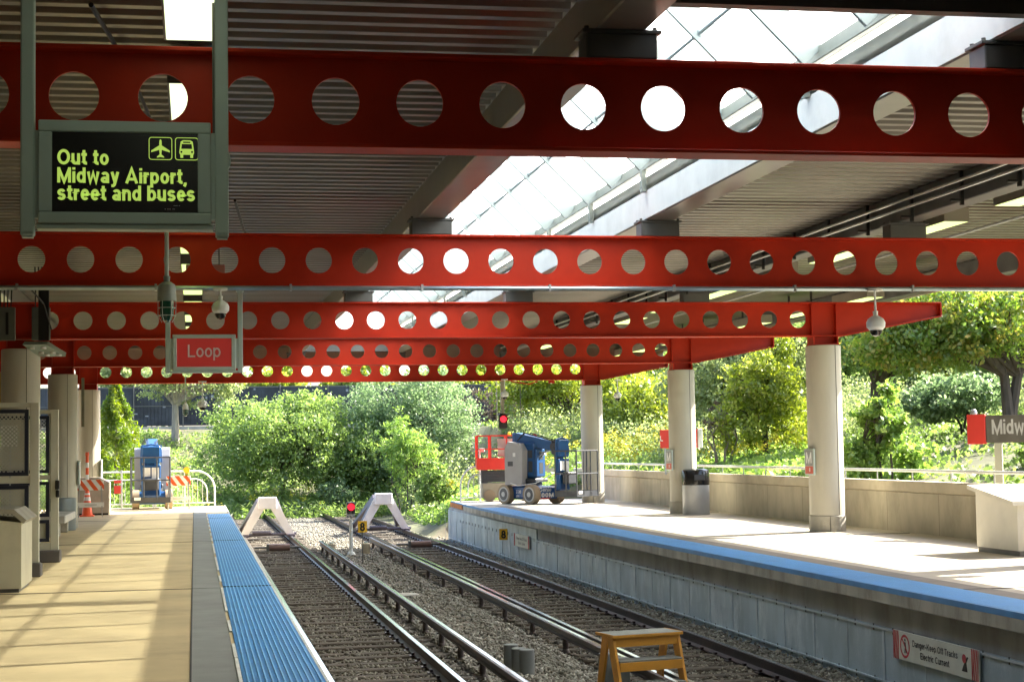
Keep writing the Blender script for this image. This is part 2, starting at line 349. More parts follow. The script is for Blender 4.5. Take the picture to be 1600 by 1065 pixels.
def scatter_mesh(name, m, V0, F0, P, S, rs, parent=None, tints=None, mi=None, euler=True):
    """many small pieces in one mesh: V0 template verts (k,3), P positions (n,3), S scales (n,) or (n,3)"""
    n = len(P); k = len(V0)
    q = rs.normal(size=(n, 4)); q /= np.linalg.norm(q, axis=1)[:, None]
    a, b, c, d = q.T
    M = np.stack([1-2*(c*c+d*d), 2*(b*c-a*d), 2*(b*d+a*c), 2*(b*c+a*d), 1-2*(b*b+d*d), 2*(c*d-a*b), 2*(b*d-a*c), 2*(c*d+a*b), 1-2*(b*b+c*c)], 1).reshape(n, 3, 3)
    S = np.asarray(S); S = S[:, None] if S.ndim == 1 else S
    V = np.einsum('nij,nkj->nki', M, V0[None]*S[:, None, :])+P[:, None, :]
    V = V.reshape(-1, 3)
    Fa = (np.asarray(F0)[None]+(np.arange(n)*k)[:, None, None]).reshape(-1, len(F0[0]))
    me = bpy.data.meshes.new(name); me.vertices.add(len(V)); me.vertices.foreach_set('co', V.astype(np.float32).ravel())
    fl = Fa.shape[1]; me.loops.add(Fa.size); me.loops.foreach_set('vertex_index', Fa.astype(np.int32).ravel())
    me.polygons.add(len(Fa)); me.polygons.foreach_set('loop_start', np.arange(0, Fa.size, fl, dtype=np.int32))
    if tints is not None:
        at = me.attributes.new('tint', 'FLOAT', 'FACE'); at.data.foreach_set('value', np.repeat(tints, len(F0)).astype(np.float32))
    me.materials.append(m); me.update(); me.validate()
    o = bpy.data.objects.new(name, me); COL.objects.link(o); o.parent = parent; return o
OCT = np.array([(1, 0, 0), (-1, 0, 0), (0, .8, 0), (0, -.8, 0), (0, 0, .65), (0, 0, -.65)])
OCF = [(0, 2, 4), (2, 1, 4), (1, 3, 4), (3, 0, 4), (2, 0, 5), (1, 2, 5), (3, 1, 5), (0, 3, 5)]
def mat_stone():
    m = mat_leaf('ballast_stone', (.065, .052, .036), (.20, .185, .14), (.40, .39, .32), trans=0); return m
rs = np.random.RandomState(11)
P = []
for (y0, y1, dens) in ((14, 24, 420), (24, 36, 230), (36, 64, 90), (64, 78.5, 45)):
    n = int((y1-y0)*7.3*dens); x = rs.uniform(1.05, 8.33, n); y = rs.uniform(y0, y1, n); P.append(np.stack([x, y], 1))
P = np.concatenate(P)
keep = np.ones(len(P), bool)
for xr in (1.6, 3.11, 5.67, 7.17): keep &= abs(P[:, 0]-xr) > .08
intrack = ((P[:, 0] > 1.15) & (P[:, 0] < 3.55)) | ((P[:, 0] > 5.2) & (P[:, 0] < 7.6))
ontie = intrack & (np.mod(P[:, 1]-14, .64) < .24)
keep &= ~(ontie & (rs.uniform(size=len(P)) < .84)); P = P[keep]; intrack = intrack[keep]
z = np.array([bz(a, b) for a, b in P])+rs.uniform(-.01, .018, len(P))
S = rs.uniform(.018, .052, len(P)); tint = np.clip(rs.beta(2, 2.4, len(P))+np.where(intrack, -.22, .08), 0, 1)
st = scatter_mesh('ballast_stones', mat_stone(), OCT, OCF, np.c_[P, z], S, rs, tints=tint)
tag(st, 'loose grey and brown ballast stones between the rails', 'gravel', kind='stuff')

# ================================================================== PLATFORMS
pavem = mat('platform_paving', (.58, .46, .25), .8, var=.13, scale=.9, bump=.12, bscale=50, dirt=(.36, .27, .15), dirt_amt=.55, dscale=.8)
paver = mat('platform_paving_light', (.52, .47, .38), .8, var=.1, scale=.8, bump=.12, bscale=50, dirt=(.38, .33, .25), dirt_amt=.6, dscale=.5)
greym = mat('edge_band_grey', (.25, .26, .24), .8, var=.1, scale=2, bump=.15, bscale=60, dirt=(.17, .17, .16), dirt_amt=.5)
brownb = mat('edge_band_brown', (.24, .21, .18), .8, var=.12, scale=2, dirt=(.15, .13, .11), dirt_amt=.5)
# left platform
pl = box_obj('platform', pavem, None, -9.6, .985, -5, 58.5, -1.3, 0, bev=.01); tag(pl, 'tan paved left platform with a blue ribbed edge strip', 'platform', kind='structure')
box_obj('edge_band', greym, pl, -.03, .325, -5, 52, .0, .004)
b = MB(); b.box(.36, .975, -5, 50.5, 0, .012); b.build('tactile_strip', blue_t, pl)
b = MB()
for k in range(13):
    x = .392+k*.0455; b.box(x, x+.014, -5, 50.4, .012, .019)
b.build('tactile_ridges', blue_r, pl)
b = MB(); y = 6.0
while y < 50: b.box(.327, .357, y, y+rnd.choice((1.1, 1.1, 2.2)), .0, .014); y += 2.23
b.box(.976, 1.0, -5, 58.4, -.05, .013); b.build('edge_line', wtile, pl)
b = MB()
for y in (22.78, 34.9, 47.1, 10.6): b.box(-9.6, .33, y, y+.018, .0, .006); b.box(.36, .98, y, y+.014, .006, .0205)
b.box(-.045, -.03, -5, 58, 0, .006); b.build('joint', grout, pl)
# right platform (edge bends away near its far end)
edge = [(8.26, -5), (8.2, 20), (8.17, 37), (8.22, 45), (8.36, 52), (8.56, 57.8)]
def strip(x_off0, x_off1, z0, z1, y_end=57.8, y_st=-5):
    e = [p for p in edge if p[1] < y_end]; xe = np.interp(y_end, [p[1] for p in edge], [p[0] for p in edge]); e = e+[(xe, y_end)]
    poly = [(x+x_off0, y) for x, y in e]+[(x+x_off1, y) for x, y in reversed(e)]
    b = MB(); n = len(e)
    for k in range(n-1):
        (xa, ya), (xb, yb) = e[k], e[k+1]
        vs = [(xa+x_off0, ya, z0), (xb+x_off0, yb, z0), (xb+x_off1, yb, z0), (xa+x_off1, ya, z0), (xa+x_off0, ya, z1), (xb+x_off0, yb, z1), (xb+x_off1, yb, z1), (xa+x_off1, ya, z1)]
        fs = [(0, 1, 2, 3), (4, 5, 6, 7), (0, 1, 5, 4), (2, 3, 7, 6)]
        if k == 0: fs.append((0, 3, 7, 4))
        if k == n-2: fs.append((1, 2, 6, 5))
        b.add(vs, fs)
    return b
b = MB(); b.prism([(x, y) for x, y in edge]+[(13.95, 57.8), (13.95, -5)], -.18, 0, 'z'); pr = b.build('platform', paver, None)
tag(pr, 'pale right platform with a blue edge strip and metal clad wall below', 'platform', kind='structure')
lipm = mat('platform_lip', (.33, .31, .26), .85, var=.2, scale=2, bump=.3, dirt=(.5, .26, .08), dirt_amt=.0, dscale=.6, stretch=(1, .8, 1))
strip(-.012, .0, -.185, -.012).build('edge_lip', mat('lip_face', (.40, .38, .31), .85, var=.3, scale=1.6, bump=.3, dirt=(.18, .16, .12), dirt_amt=.75, dscale=2.2, stretch=(1, 1, .3)), pr)
b = strip(-.02, -.0125, -.2, -.012, 57.8, 53); bb = MB(); bb.prism([(8.40, 54.2), (8.535, 57.79), (8.545, 57.79), (8.41, 54.2)], -.17, -.02, 'z'); bb.build('rust_stain', mat('rust', (.45, .17, .04), .9, var=.4, scale=8), pr)
strip(.0, .72, .0, .012, 50.5).build('tactile_strip', blue_t, pr)
b = strip(-.014, .02, -.05, .016, 57.6); b.build('edge_angle', mat('blue_edge', (.07, .24, .5), .5, var=.15), pr)
b = MB()
for k in range(14):
    for q in range(len(edge)-2):
        (xa, ya), (xb, yb) = edge[q], edge[q+1]; xo = .05+k*.047
        if q == 3: yb = 50.4; xb = np.interp(yb, (45, 52), (8.22, 8.36))
        if q > 3: continue
        if q == 0: ya = 8
        b.add([(xa+xo, ya, .018), (xb+xo, yb, .018), (xb+xo+.014, yb, .018), (xa+xo+.014, ya, .018)], [(0, 1, 2, 3)])
b.build('tactile_ridges', blue_r, pr)
strip(.72, 1.1, 0, .004, 52).build('edge_band', brownb, pr)
b = MB()
for y in (19.1, 31.3, 43.6): b.box(8.25, 13.6, y, y+.018, .0, .0085)
b.build('joint', grout, pr)
# wall under right platform: recess, panels and battens
panelm = mat('wall_panel', (.36, .45, .50), .45, metal=.15, var=.22, scale=1.3, bump=.35, bscale=55, dirt=(.62, .70, .73), dirt_amt=.9, dscale=1.6, stretch=(1, 1.3, .6))
panelc = mat('wall_upper', (.34, .36, .36), .8, var=.25, scale=1.5, dirt=(.22, .2, .18), dirt_amt=.6, dscale=2, stretch=(1, 1, .4))
seamm = mat('panel_seam', (.50, .58, .62), .4, metal=.3)
wl = MB(); wl.box(8.40, 8.6, -5, 57.2, -1.35, -.183); wl.build('retaining_wall', panelc, pr)
b = MB(); y = 8.0; k = 0; pan = []
while y < 57:
    y1 = min(y+2.42, 57.15); top = -.52 if y < 41 else -.26
    b.box(8.37, 8.399, y+.012, y1-.012, -1.34, top, bev=.004)
    y = y1+.008; k += 1
b.build('wall_panel', panelm, pr)
b = MB(); y = 8.0
while y < 57:
    b.box(8.355, 8.369, y-.03, y+.03, -1.34, -.54); y += 2.428
    b.box(8.362, 8.369, y-1.23, y-1.215, -1.34, -.55)
b.box(8.345, 8.369, 5, 42, -.55, -.525); b.box(8.34, 8.369, 5, 57, -1.19, -1.165); b.build('panel_batten', seamm, pr)
b = MB(); y = 8.3
while y < 55:
    b.box(8.355, 8.368, y, y+.008, -.58, -.50); b.box(8.355, 8.368, y, y+.008, -1.22, -1.14); y += .607
b.build('panel_clip', steel, pr)

# parapet wall with handrail along the right platform
pw = thing('parapet_wall', 'long stained concrete parapet behind the right platform', 'wall', (13.82, 25, 0))
b = MB(); b.box(-.12, .13, -30, 36.5, -.3, .78, bev=.01); b.build('wall', concd, pw)
b = MB(); b.box(-.15, .16, -30, 36.5, .784, 1.0, bev=.02); b.build('coping', mat('coping', (.5, .44, .32), .85, var=.12, scale=1.5, bump=.3, bscale=30, dirt=(.33, .27, .18), dirt_amt=.5), pw)
b = MB(); y = -29
while y < 36: b.box(-.122, -.1195, y, y+.01, -.3, .76); y += 2.44
b.build('form_joint', mat('soft_joint', (.2, .18, .13), .9), pw)
hr = thing('handrail', 'pale pipe handrail on short posts along the parapet top', 'handrail', (13.82, 25, 1.0))
b = MB(); b.cyl((0, -30, .2), (0, 36.5, .2), .03, n=10); b.build('rail', white_p, hr)
b = MB(); b.cyl((0, 0, 0), (0, 0, .19), .015, n=8); p0 = b.build('post', galv, hr, loc=(0, -7.4, 0))
for k in range(1, 24):
    c = p0.copy(); COL.objects.link(c); c.location = (0, -7.4+1.75*k, 0)

# ================================================================== CANOPY
can = thing('station_canopy', 'red steel platform canopy with round holes in its beams and a glazed ridge skylight', 'canopy')
HB, HC, HT, RH = 3.91, 4.262, 4.602, .172
FT = .028; WT = .03; FW = .14
def web_cell(b, x0, x1, cx, z0, z1, cz, r, n=32, t=WT/2):
    outer = []; inner = []
    for i in range(n):
        a = 2*math.pi*(i+.5)/n; c, s_ = math.cos(a), math.sin(a)
        tx = ((x1-cx) if c > 0 else (cx-x0))/abs(c) if abs(c) > 1e-6 else 1e9
        tz = ((z1-cz) if s_ > 0 else (cz-z0))/abs(s_) if abs(s_) > 1e-6 else 1e9
        # snap corners
        q = min(tx, tz); outer.append([cx+c*q, cz+s_*q]); inner.append([cx+c*r, cz+s_*r])
    for X, Z in ((x0, z0), (x1, z0), (x0, z1), (x1, z1)):
        i = min(range(n), key=lambda k: (outer[k][0]-X)**2+(outer[k][1]-Z)**2); outer[i] = [X, Z]
    vs = [(p[0], -t, p[1]) for p in outer]+[(p[0], -t, p[1]) for p in inner]+[(p[0], t, p[1]) for p in inner]+[(p[0], t, p[1]) for p in outer]
    fs = []
    for i in range(n):
        j = (i+1) % n
        fs += [(i, j, n+j, n+i), (n+i, n+j, 2*n+j, 2*n+i), (2*n+i, 2*n+j, 3*n+j, 3*n+i)]
    b.add(vs, fs)
def make_beam(y):
    b = MB(); s = .6096; X0 = -2.648; zb, zt = HB+FT, HT-FT
    b.box(X0-s/2-.5, X0-s/2, -WT/2, WT/2, zb, zt)
    for i in range(25): web_cell(b, X0+(i-.5)*s, X0+(i+.5)*s, X0+i*s, zb, zt, HC, RH)
    b.box(X0+24.5*s, 12.9, -WT/2, WT/2, zb, zt)
    for i in range(9): web_cell(b, -3.71-(i+.5)*s, -3.71-(i-.5)*s, -3.71-i*s, zb, zt, HC, RH)
    b.prism([(12.9, zb), (15.0, 4.33), (15.0, zt), (12.9, zt)], -WT/2, WT/2)
    xl = -3.71-8.5*s
    # bottom flange, sloped flange of the cantilever, top flange, end plate
    b.box(xl, 12.9, -FW, FW, HB, HB+FT, bev=.004)
    b.prism([(12.9, HB), (15.02, 4.30), (15.02, 4.33), (12.9, HB+FT)], -FW, FW)
    b.box(xl, 15.02, -FW, FW, HT-FT, HT, bev=.004)
    b.box(15.0, 15.03, -FW, FW, 4.33, HT-FT)
    # stiffeners at the columns
    for cx in (-3.16, 12.5):
        for dx in (-.26, .26): b.box(cx+dx-.011, cx+dx+.011, -FW+.01, FW-.01, HB+FT, HT-FT)
    return b.build('crossbeam', [red], can, loc=(0, y, 0))
beams = [make_beam(BY[0])]
for y in BY[1:]:
    c = beams[0].copy(); COL.objects.link(c); c.location = (0, y, 0); beams.append(c)
# columns with steel stub, shell, base and joint line
b = MB(); b.lathe([(.352, .33), (.352, 3.715), (.335, 3.73), (.1, 3.73)], n=40); cshell = b.build('column', colm, can, loc=(12.5, BY[1], 0))
b = MB(); b.lathe([(.362, 0), (.365, .31), (.345, .335), (.1, .335)], n=40); b.build('base', conc, cshell)
b = MB()
for dx in (-.25, .25): b.box(dx-.012, dx+.012, -.19, .19, 3.73, HB-.003)
b.box(-.238, .238, -.012, .012, 3.73, HB-.003); b.box(-.27, .27, -.2, .2, 3.74, 3.765); b.build('steel_stub', red, cshell)
b = MB(); b.box(-.004, .004, -.006, .004, .34, 3.72); j = b.build('seam', grout, cshell); j.location = (.352*math.sin(R(22)), -.352*math.cos(R(22)), 0); j.rotation_euler.z = R(22)
b = MB(); b.box(-.004, .004, -.006, .004, .0, .31); j = b.build('seam', grout, cshell); j.location = (.366*math.sin(R(-12)), -.366*math.cos(R(-12)), 0); j.rotation_euler.z = R(-12)
for x in (12.5, -3.16):
    for y in BY[1:]:
        if x == 12.5 and y == BY[1]: continue
        dup(cshell, can, (x, y, 0))
# purlins, bearing blocks
PUR = [(2.92, 3.30, purl), (6.05, 6.44, purl), (9.68, 9.98, steel), (-4.05, -3.55, purl), (14.6, 14.85, steel)]
for x0, x1, m in PUR:
    b = MB(); b.box(x0, x1, -5, 54.0, 4.82, 5.199, bev=.012); o = b.build('purlin', m, can)
    if x0 == 6.05:
        b = MB(); b.box(x0-.012, x0-.002, 11.5, 53.2, 4.835, 5.21); b.build('curb_face', white_p, can)
for x0, x1, m in PUR[:4]:
    cx = (x0+x1)/2
    for y in BY:
        b = MB(); b.box(-.27, .27, -.14, .14, HT, 4.79, bev=.01); b.box(-.30, .30, -.15, .15, 4.79, 4.818, bev=.004)
        for sx in (-.26, .26):
            b.cyl((sx, -.1, 4.80), (sx, -.1, 4.845), .018, n=8); b.cyl((sx, .1, 4.80), (sx, .1, 4.845), .018, n=8)
        if y == BY[0]: o0 = b.build('bearing_block', steel, can, loc=(cx, y, 0))
        else:
            c = o0.copy(); COL.objects.link(c); c.location = (cx, y, 0)
# corrugated deck
def deck(x0, x1, y0, y1):
    b = MB(); y = y0; vs = []; P = .31
    prof = []
    while y < y1:
        prof += [(y, 5.20), (y+.10, 5.20), (y+.135, 5.275), (y+.27, 5.275)]; y += P
        prof.append((y-.005, 5.203))
    prof.append((y1, 5.20))
    n = len(prof); vs = [(x0, a, z) for a, z in prof]+[(x1, a, z) for a, z in prof]
    b.add(vs, [(i, i+1, n+i+1, n+i) for i in range(n-1)])
    return b
SK0, SK1 = 11.5, 53.2
for (x0, x1, y0, y1) in ((-9.4, 2.93, -5, 54), (6.42, 15.05, -5, 54), (2.93, 6.42, -5, SK0), (2.93, 6.42, SK1, 54)):
    o = deck(x0, x1, y0, y1).build('roof_deck', deckm, can, smooth=False, recalc=False)
b = MB()
for (x0, x1, y0, y1) in ((-9.5, 3.285, -5, 54.1), (6.08, 15.08, -5, 54.1), (3.286, 6.079, -5, SK0-.01), (3.286, 6.079, SK1+.01, 54.1)): b.box(x0, x1, y0, y1, 5.29, 5.42)
b.build('roof_slab', conc, can)
fas = mat('fascia', (.30, .27, .21), .6, var=.1)
b = MB(); b.box(-9.5, 15.06, 53.9, 54.02, 4.62, 5.28, bev=.01); b.box(-9.5, 15.06, 53.84, 53.9, 5.0, 5.04); b.box(15.06, 15.12, -5, 54.1, 4.84, 5.40, bev=.01); b.build('fascia', fas, can)
# skylight (parts of the canopy)
gz = mat_glazing(); gzw = mat_glazing(); gzw.name = 'clerestory_panel'; gzw.node_tree.nodes['Mix Shader'].inputs[0].default_value = 1
RX, RZ = 4.68, 6.99
def quad(name, m, pts, parent=can):
    return sheet(name, m, pts, [(0, 1, 2, 3)], parent=parent)
skl = MB(); skl.box(5.99, 6.11, SK0, SK1, 5.48, 5.62, bev=.008); skyl = skl.build('skylight', sillm, can)
quad('glazing', gz, [(6.05, SK0, 5.63), (6.05, SK1, 5.63), (RX, SK1, RZ), (RX, SK0, RZ)], skyl)
quad('glazing', gz, [(3.31, SK0, 5.63), (3.31, SK1, 5.63), (RX, SK1, RZ), (RX, SK0, RZ)], skyl)
quad('glazing', gzw, [(6.07, SK0, 5.2), (6.07, SK1, 5.2), (6.07, SK1, 5.48), (6.07, SK0, 5.48)], skyl)
quad('glazing', gzw, [(3.29, SK0, 5.2), (3.29, SK1, 5.2), (3.29, SK1, 5.63), (3.29, SK0, 5.63)], skyl)
for ye in (SK0, SK1):
    sheet('glazing', gz, [(3.29, ye, 5.2), (6.07, ye, 5.2), (6.07, ye, 5.62), (RX, ye, RZ), (3.29, ye, 5.62)], [(0, 1, 2, 3, 4)], parent=skyl)
barm = mat('glazing_bar', (.25, .30, .30), .45, var=.04)
y = 17.2-1.565*2; first = None
while y < SK1-.3:
    if first is None:
        b = MB(); L_ = math.hypot(6.05-RX, RZ-5.62)
        mx = Matrix.Translation((6.05, 0, 5.60)) @ Matrix.Rotation(R(45), 4, 'Y')
        b.box(-.29, -.01, -.025, .025, 0, L_, bev=.004, mx=Matrix.Translation((6.05, 0, 5.62)) @ Matrix.Rotation(R(-45), 4, 'Y') @ Matrix.Translation((-.0, 0, 0)))
        b.box(.01, .29, -.025, .025, 0, L_, bev=.004, mx=Matrix.Translation((3.31, 0, 5.62)) @ Matrix.Rotation(R(45), 4, 'Y'))
        b.lathe([(.01, -.05), (.035, -.03), (.04, .03), (.02, .045)], c=(5.27, 0, 6.10), n=10)
        first = b.build('glazing_bar', barm, skyl, loc=(0, y, 0))
    else:
        c = first.copy(); COL.objects.link(c); c.location = (0, y, 0)
    y += 1.565
b = MB(); b.cyl((5.27, SK0, 6.10), (5.27, SK1, 6.10), .02, n=8); b.cyl((4.68, SK0, 6.93), (4.68, SK1, 6.93), .06, n=8); b.build('purlin_tube', barm, skyl)
b0 = None; y = 22.3-3.13*2
while y < SK1:
    if b0 is None:
        b = MB(); b.box(5.97, 6.03, -.05, .05, 5.19, 5.485); b.box(5.965, 5.97, -.02, .02, 5.25, 5.27); b0 = b.build('bracket', sillm, skyl, loc=(0, y, 0))
    else:
        c = b0.copy(); COL.objects.link(c); c.location = (0, y, 0)
    y += 3.13
for ye in (SK0, SK1): box_obj('end_trimmer', steel, skyl, 3.3, 6.04, ye-.1, ye+.02, 4.85, 5.2)
# unseen walls added behind the camera and along both sides to block light
sb = thing('unseen_end_wall', 'unseen concrete end wall added behind the camera to block light', 'building', (2.8, -5.2, 0))
b = MB(); b.box(-12.3, 12.3, -.2, 0, -1.3, 5.28, bev=.01); b.build('wall', conc, sb)
b = MB(); b.box(12.2, 12.4, 0, 17.6, -1.3, 4.83, bev=.01); b.build('light_block_wall', conc, sb)  # out of view, added to keep side light off the first beam
lw = thing('light_block_wall', 'unseen long wall added at the far left to block side light', 'wall', (-9.75, 20, 0))
b = MB(); b.box(-.1, .1, -25, 34, -1.3, 5.3, bev=.01); b.build('wall', conc, lw)  # added wall, never in view, darkens the left side under the roof
for x in (-8.5, 8.6):
    b = MB(); b.box(x-.9, x+.9, 0, .06, 0, 2.2, bev=.02); b.build('door', steel, sb)

# ------------------------------------------------------------------ ceiling lights
def fixture(y, z, lens, label, x, grp):
    t = thing('ceiling_light', label, 'light', (x, y, z), group=grp)
    b = MB(); b.box(-.19, .19, 0, 1.95, .012, .2, bev=.01); b.box(-.19, -.175, 0, 1.95, 0, .012); b.box(.175, .19, 0, 1.95, 0, .012); b.box(-.175, .175, 0, .02, 0, .012); b.box(-.175, .175, 1.93, 1.95, 0, .012)
    b.build('housing', fas if x > 5 else steel, t)
    b = MB(); b.box(-.172, .172, .024, 1.926, -.003, .0115, bev=.003); b.build('diffuser', lens, t)
    b = MB()
    for yy in (.25, 1.7): b.box(-.02, .02, yy, yy+.04, .2, 5.19-z)
    b.build('hanger', steel, t)
    return t
names = {-2: 'box light above the platform before the airport sign, nearest the camera', -1: 'box light just before the airport sign', 0: 'long box light above the black airport sign, lit greenish white', 1: 'lit box light just past the first red beam above the airport sign'}
for k in range(-2, 12):
    y = 10.77+3.43*k
    lb = names.get(k, 'lit box light in the left ceiling row, %s from the camera' % ('third', 'fourth', 'fifth', 'sixth', 'seventh', 'eighth', 'ninth', 'tenth', 'eleventh', 'twelfth')[k-2])
    fixture(y, 4.8, lens_near if k < 0 else lens_panel if k < 2 else lamp_lens, lb, -.02, 'ceiling lights over the left platform')
for k in range(10):
    y = 18.63+3.43*k
    lb = {0: 'lit box light at the right edge of the picture before the second red beam', 1: 'lit box light hanging right beside the second red beam on the right'}.get(k, 'lit box light in the right ceiling row, %s from the camera' % ('third', 'fourth', 'fifth', 'sixth', 'seventh', 'eighth', 'ninth', 'tenth')[k-2])
    fixture(y, 4.8, lamp_lens, lb, 10.42, 'ceiling lights over the right platform')
for k in range(8):
    y = 29.2+3.43*k
    fixture(y, 4.7, lamp_lens, 'lit box light in the outer row near the roof edge, %s from the camera' % ('first', 'second', 'third', 'fourth', 'fifth', 'sixth', 'seventh', 'eighth')[k], 13.6, 'ceiling lights along the outer roof edge')

# conduits
def conduit(pts, r, label, m=galv, n=8, clamps=(), extra=None):
    t = thing('conduit', label, 'pipe', pts[0]); o = Vector(pts[0])
    b = MB(); b.tube([Vector(p)-o for p in pts], r, n=n); b.build('pipe', m, t)
    for c in clamps:
        b = MB(); b.box(-.014, .014, -.036, .036, -.036, .05); b.box(-.012, .012, .036, .06, .02, .05); q = b.build('clamp', galv, t); q.location = Vector(c)-o
    return t
cl = [(-2.2+1.72*k, BY[2]-.19, HB-.03) for k in range(10)]
conduit([(-9, BY[2]-.19, HB-.03), (15, BY[2]-.19, HB-.03)], .03, 'grey conduit clamped under the second red beam', mat('conduit_blue', (.34, .42, .46), .3, metal=.6), clamps=cl)
conduit([(9.55, 6, 5.06), (9.55, 53, 5.06)], .022, 'upper of the twin conduits beside the dark right purlin', galv)
conduit([(9.5, 6, 4.93), (9.5, 53, 4.93)], .022, 'lower of the twin conduits beside the dark right purlin', galv)
st_ = thing('strap_hanger', 'row of dark hanger straps on the right purlin', 'bracket', (9.62, 14, 4.8)); first = None
for k in range(22):
    if first is None:
        b = MB(); b.box(-.025, .02, -.02, .02, -.05, .39); b.box(-.16, .02, -.02, .02, .0, .03); first = b.build('strap', black, st_, loc=(0, 0, 0))
    else:
        c = first.copy(); COL.objects.link(c); c.location = (0, 1.55*k, 0)
conduit([(12.2, 20, 5.1), (12.2, 53, 5.1)], .025, 'thin conduit across the right ceiling near the outer lights', galv)
conduit([(-.75, 13.0, 5.12), (-.55, 15, 5.1), (-.40, 17, 5.0), (-.3, 18.2, 4.9)], .02, 'black sagging cable seen above the left ceiling lights', black)
conduit([(.55, 23.2, 5.15), (.7, 24.6, 4.95), (.95, 26, 4.7)], .02, 'short black cable hanging behind the second red beam', black)
conduit([(-3.2, 22.8, 5.1), (-3.0, 30, 4.9), (-2.62, 31.2, 4.45), (-2.5, 31.4, 4.0)], .015, 'dark cable looping down to the floodlight box', black)

# ================================================================== SIGNS
def poly_part(name, m, pts, parent, y0, y1, holes=None):
    b = MB(); b.prism(pts, y0, y1, 'y'); return b.build(name, m, parent)
def rot_ell(cx, cz, rx, rz, n=20): return [(cx+rx*math.cos(2*math.pi*i/n), cz+rz*math.sin(2*math.pi*i/n)) for i in range(n)]
# --- airport sign (local x right, z up, front at -y)
sg = thing('hanging_sign', 'large black sign in a grey frame with lit green lettering hung from the ceiling', 'sign', (-.382, 10, 3.0))
for x in (-.545, .545):
    b = MB(); b.box(x-.038, x+.038, -.045, .045, .0, 2.19, bev=.006); b.box(x-.03, x+.03, -.052, -.045, .02, 2.0); b.box(x-.03, x+.03, -.03, .03, -.012, 0); b.build('post', frame_m, sg)
b = MB(); W, H0, H1 = .482, .065, .655
for (a, c, d, e) in ((-W, W, H0, H0+.065), (-W, W, H1-.065, H1), (-W, -W+.075, H0+.065, H1-.065), (W-.075, W, H0+.065, H1-.065)): b.box(a, c, -.075, .075, d, e, bev=.006)
b.box(-W-.012, W+.012, -.06, .06, H0-.03, H0-.002, bev=.005); b.box(-W+.02, W-.02, -.05, .07, H0+.03, H1-.03)
b.box(-.505, -.484, -.04, .04, .1, .6); b.box(.484, .505, -.04, .04, .1, .6); b.build('frame', frame_m, sg)
b = MB(); b.box(-W+.07, W-.07, -.060, -.0505, H0+.06, H1-.06); b.build('face', face_lit, sg)
for s_, z_, wd_ in (('Out to', .402, .285), ('Midway Airport,', .298, .722), ('street and buses', .198, .768)):
    text(s_, .088, letters_lit, sg, (-W+.104, -.0615, z_), width=wd_, wgt=.185)
text('--- -', .02, silver, sg, (.27, -.0615, .165)); text('- --- --', .02, silver, sg, (.22, -.0615, .145))
def ring(b, pts_o, pts_i, y0, y1):
    n = len(pts_o); vs = [(p[0], y0, p[1]) for p in pts_o]+[(p[0], y0, p[1]) for p in pts_i]+[(p[0], y1, p[1]) for p in pts_o]
    b.add(vs, [(i, (i+1) % n, n+(i+1) % n, n+i) for i in range(n)])
def rrect(cx, cz, h, r, n=5):
    out = []
    for (sx, sz, a0) in ((1, 1, 0), (-1, 1, 90), (-1, -1, 180), (1, -1, 270)):
        for k in range(n): a = R(a0+90*k/(n-1)); out.append((cx+sx*(h-r)+r*math.cos(a), cz+sz*(h-r)+r*math.sin(a)))
    return out
for cx, nm in ((.197, 'plane'), (.345, 'bus')):
    b = MB(); cz = .502; ring(b, rrect(cx, cz, .066, .016), rrect(cx, cz, .062, .013), -.0618, -.06)
    if nm == 'plane':
        half = [(0, .054), (.006, .046), (.007, .018), (.052, -.012), (.053, -.022), (.007, -.008), (.005, -.034), (.02, -.047), (.02, -.053), (0, -.049)]
        pl_ = [(cx+x, cz+z) for x, z in half]+[(cx-x, cz+z) for x, z in reversed(half[1:-1])]
        b.prism(pl_, -.0622, -.0605)
    else:
        b.prism([(cx-.038, cz-.034), (cx+.038, cz-.034), (cx+.042, cz-.02), (cx+.037, cz+.02), (cx+.034, cz+.042), (cx+.02, cz+.05), (cx-.02, cz+.05), (cx-.034, cz+.042), (cx-.037, cz+.02), (cx-.042, cz-.02)], -.0622, -.0605)
        b.box(cx-.036, cx-.02, -.0622, -.0605, cz-.052, cz-.034); b.box(cx+.02, cx+.036, -.0622, -.0605, cz-.052, cz-.034)
    ic = b.build('pictogram', letters_lit, sg)
    if nm == 'bus':
        b = MB(); b.prism([(cx-.031, cz-.0), (cx+.031, cz-.0), (cx+.028, cz+.028), (cx-.028, cz+.028)], -.0635, -.0623); b.box(cx-.02, cx+.02, -.0635, -.0623, cz+.034, cz+.042)
        for s_ in (-1, 1): b.prism(rot_ell(cx+s_*.03, cz-.018, .006, .006, 10), -.0635, -.0623)
        b.build('window', face_lit, ic)
# --- clock-like round number plate behind the right post
rp = thing('number_plate', 'round grey plate with a small 3 behind the airport sign post', 'sign', (.14, 11.6, 3.72))
b = MB(); b.cyl((0, 0, 0), (0, .03, 0), .11, n=28); b.build('plate', frame_m, rp); b = MB(); b.cyl((0, .01, .1), (0, .01, 1.48), .012, n=6); b.build('rod', steel, rp)
text('3', .06, black, rp, (.045, -.003, -.03))
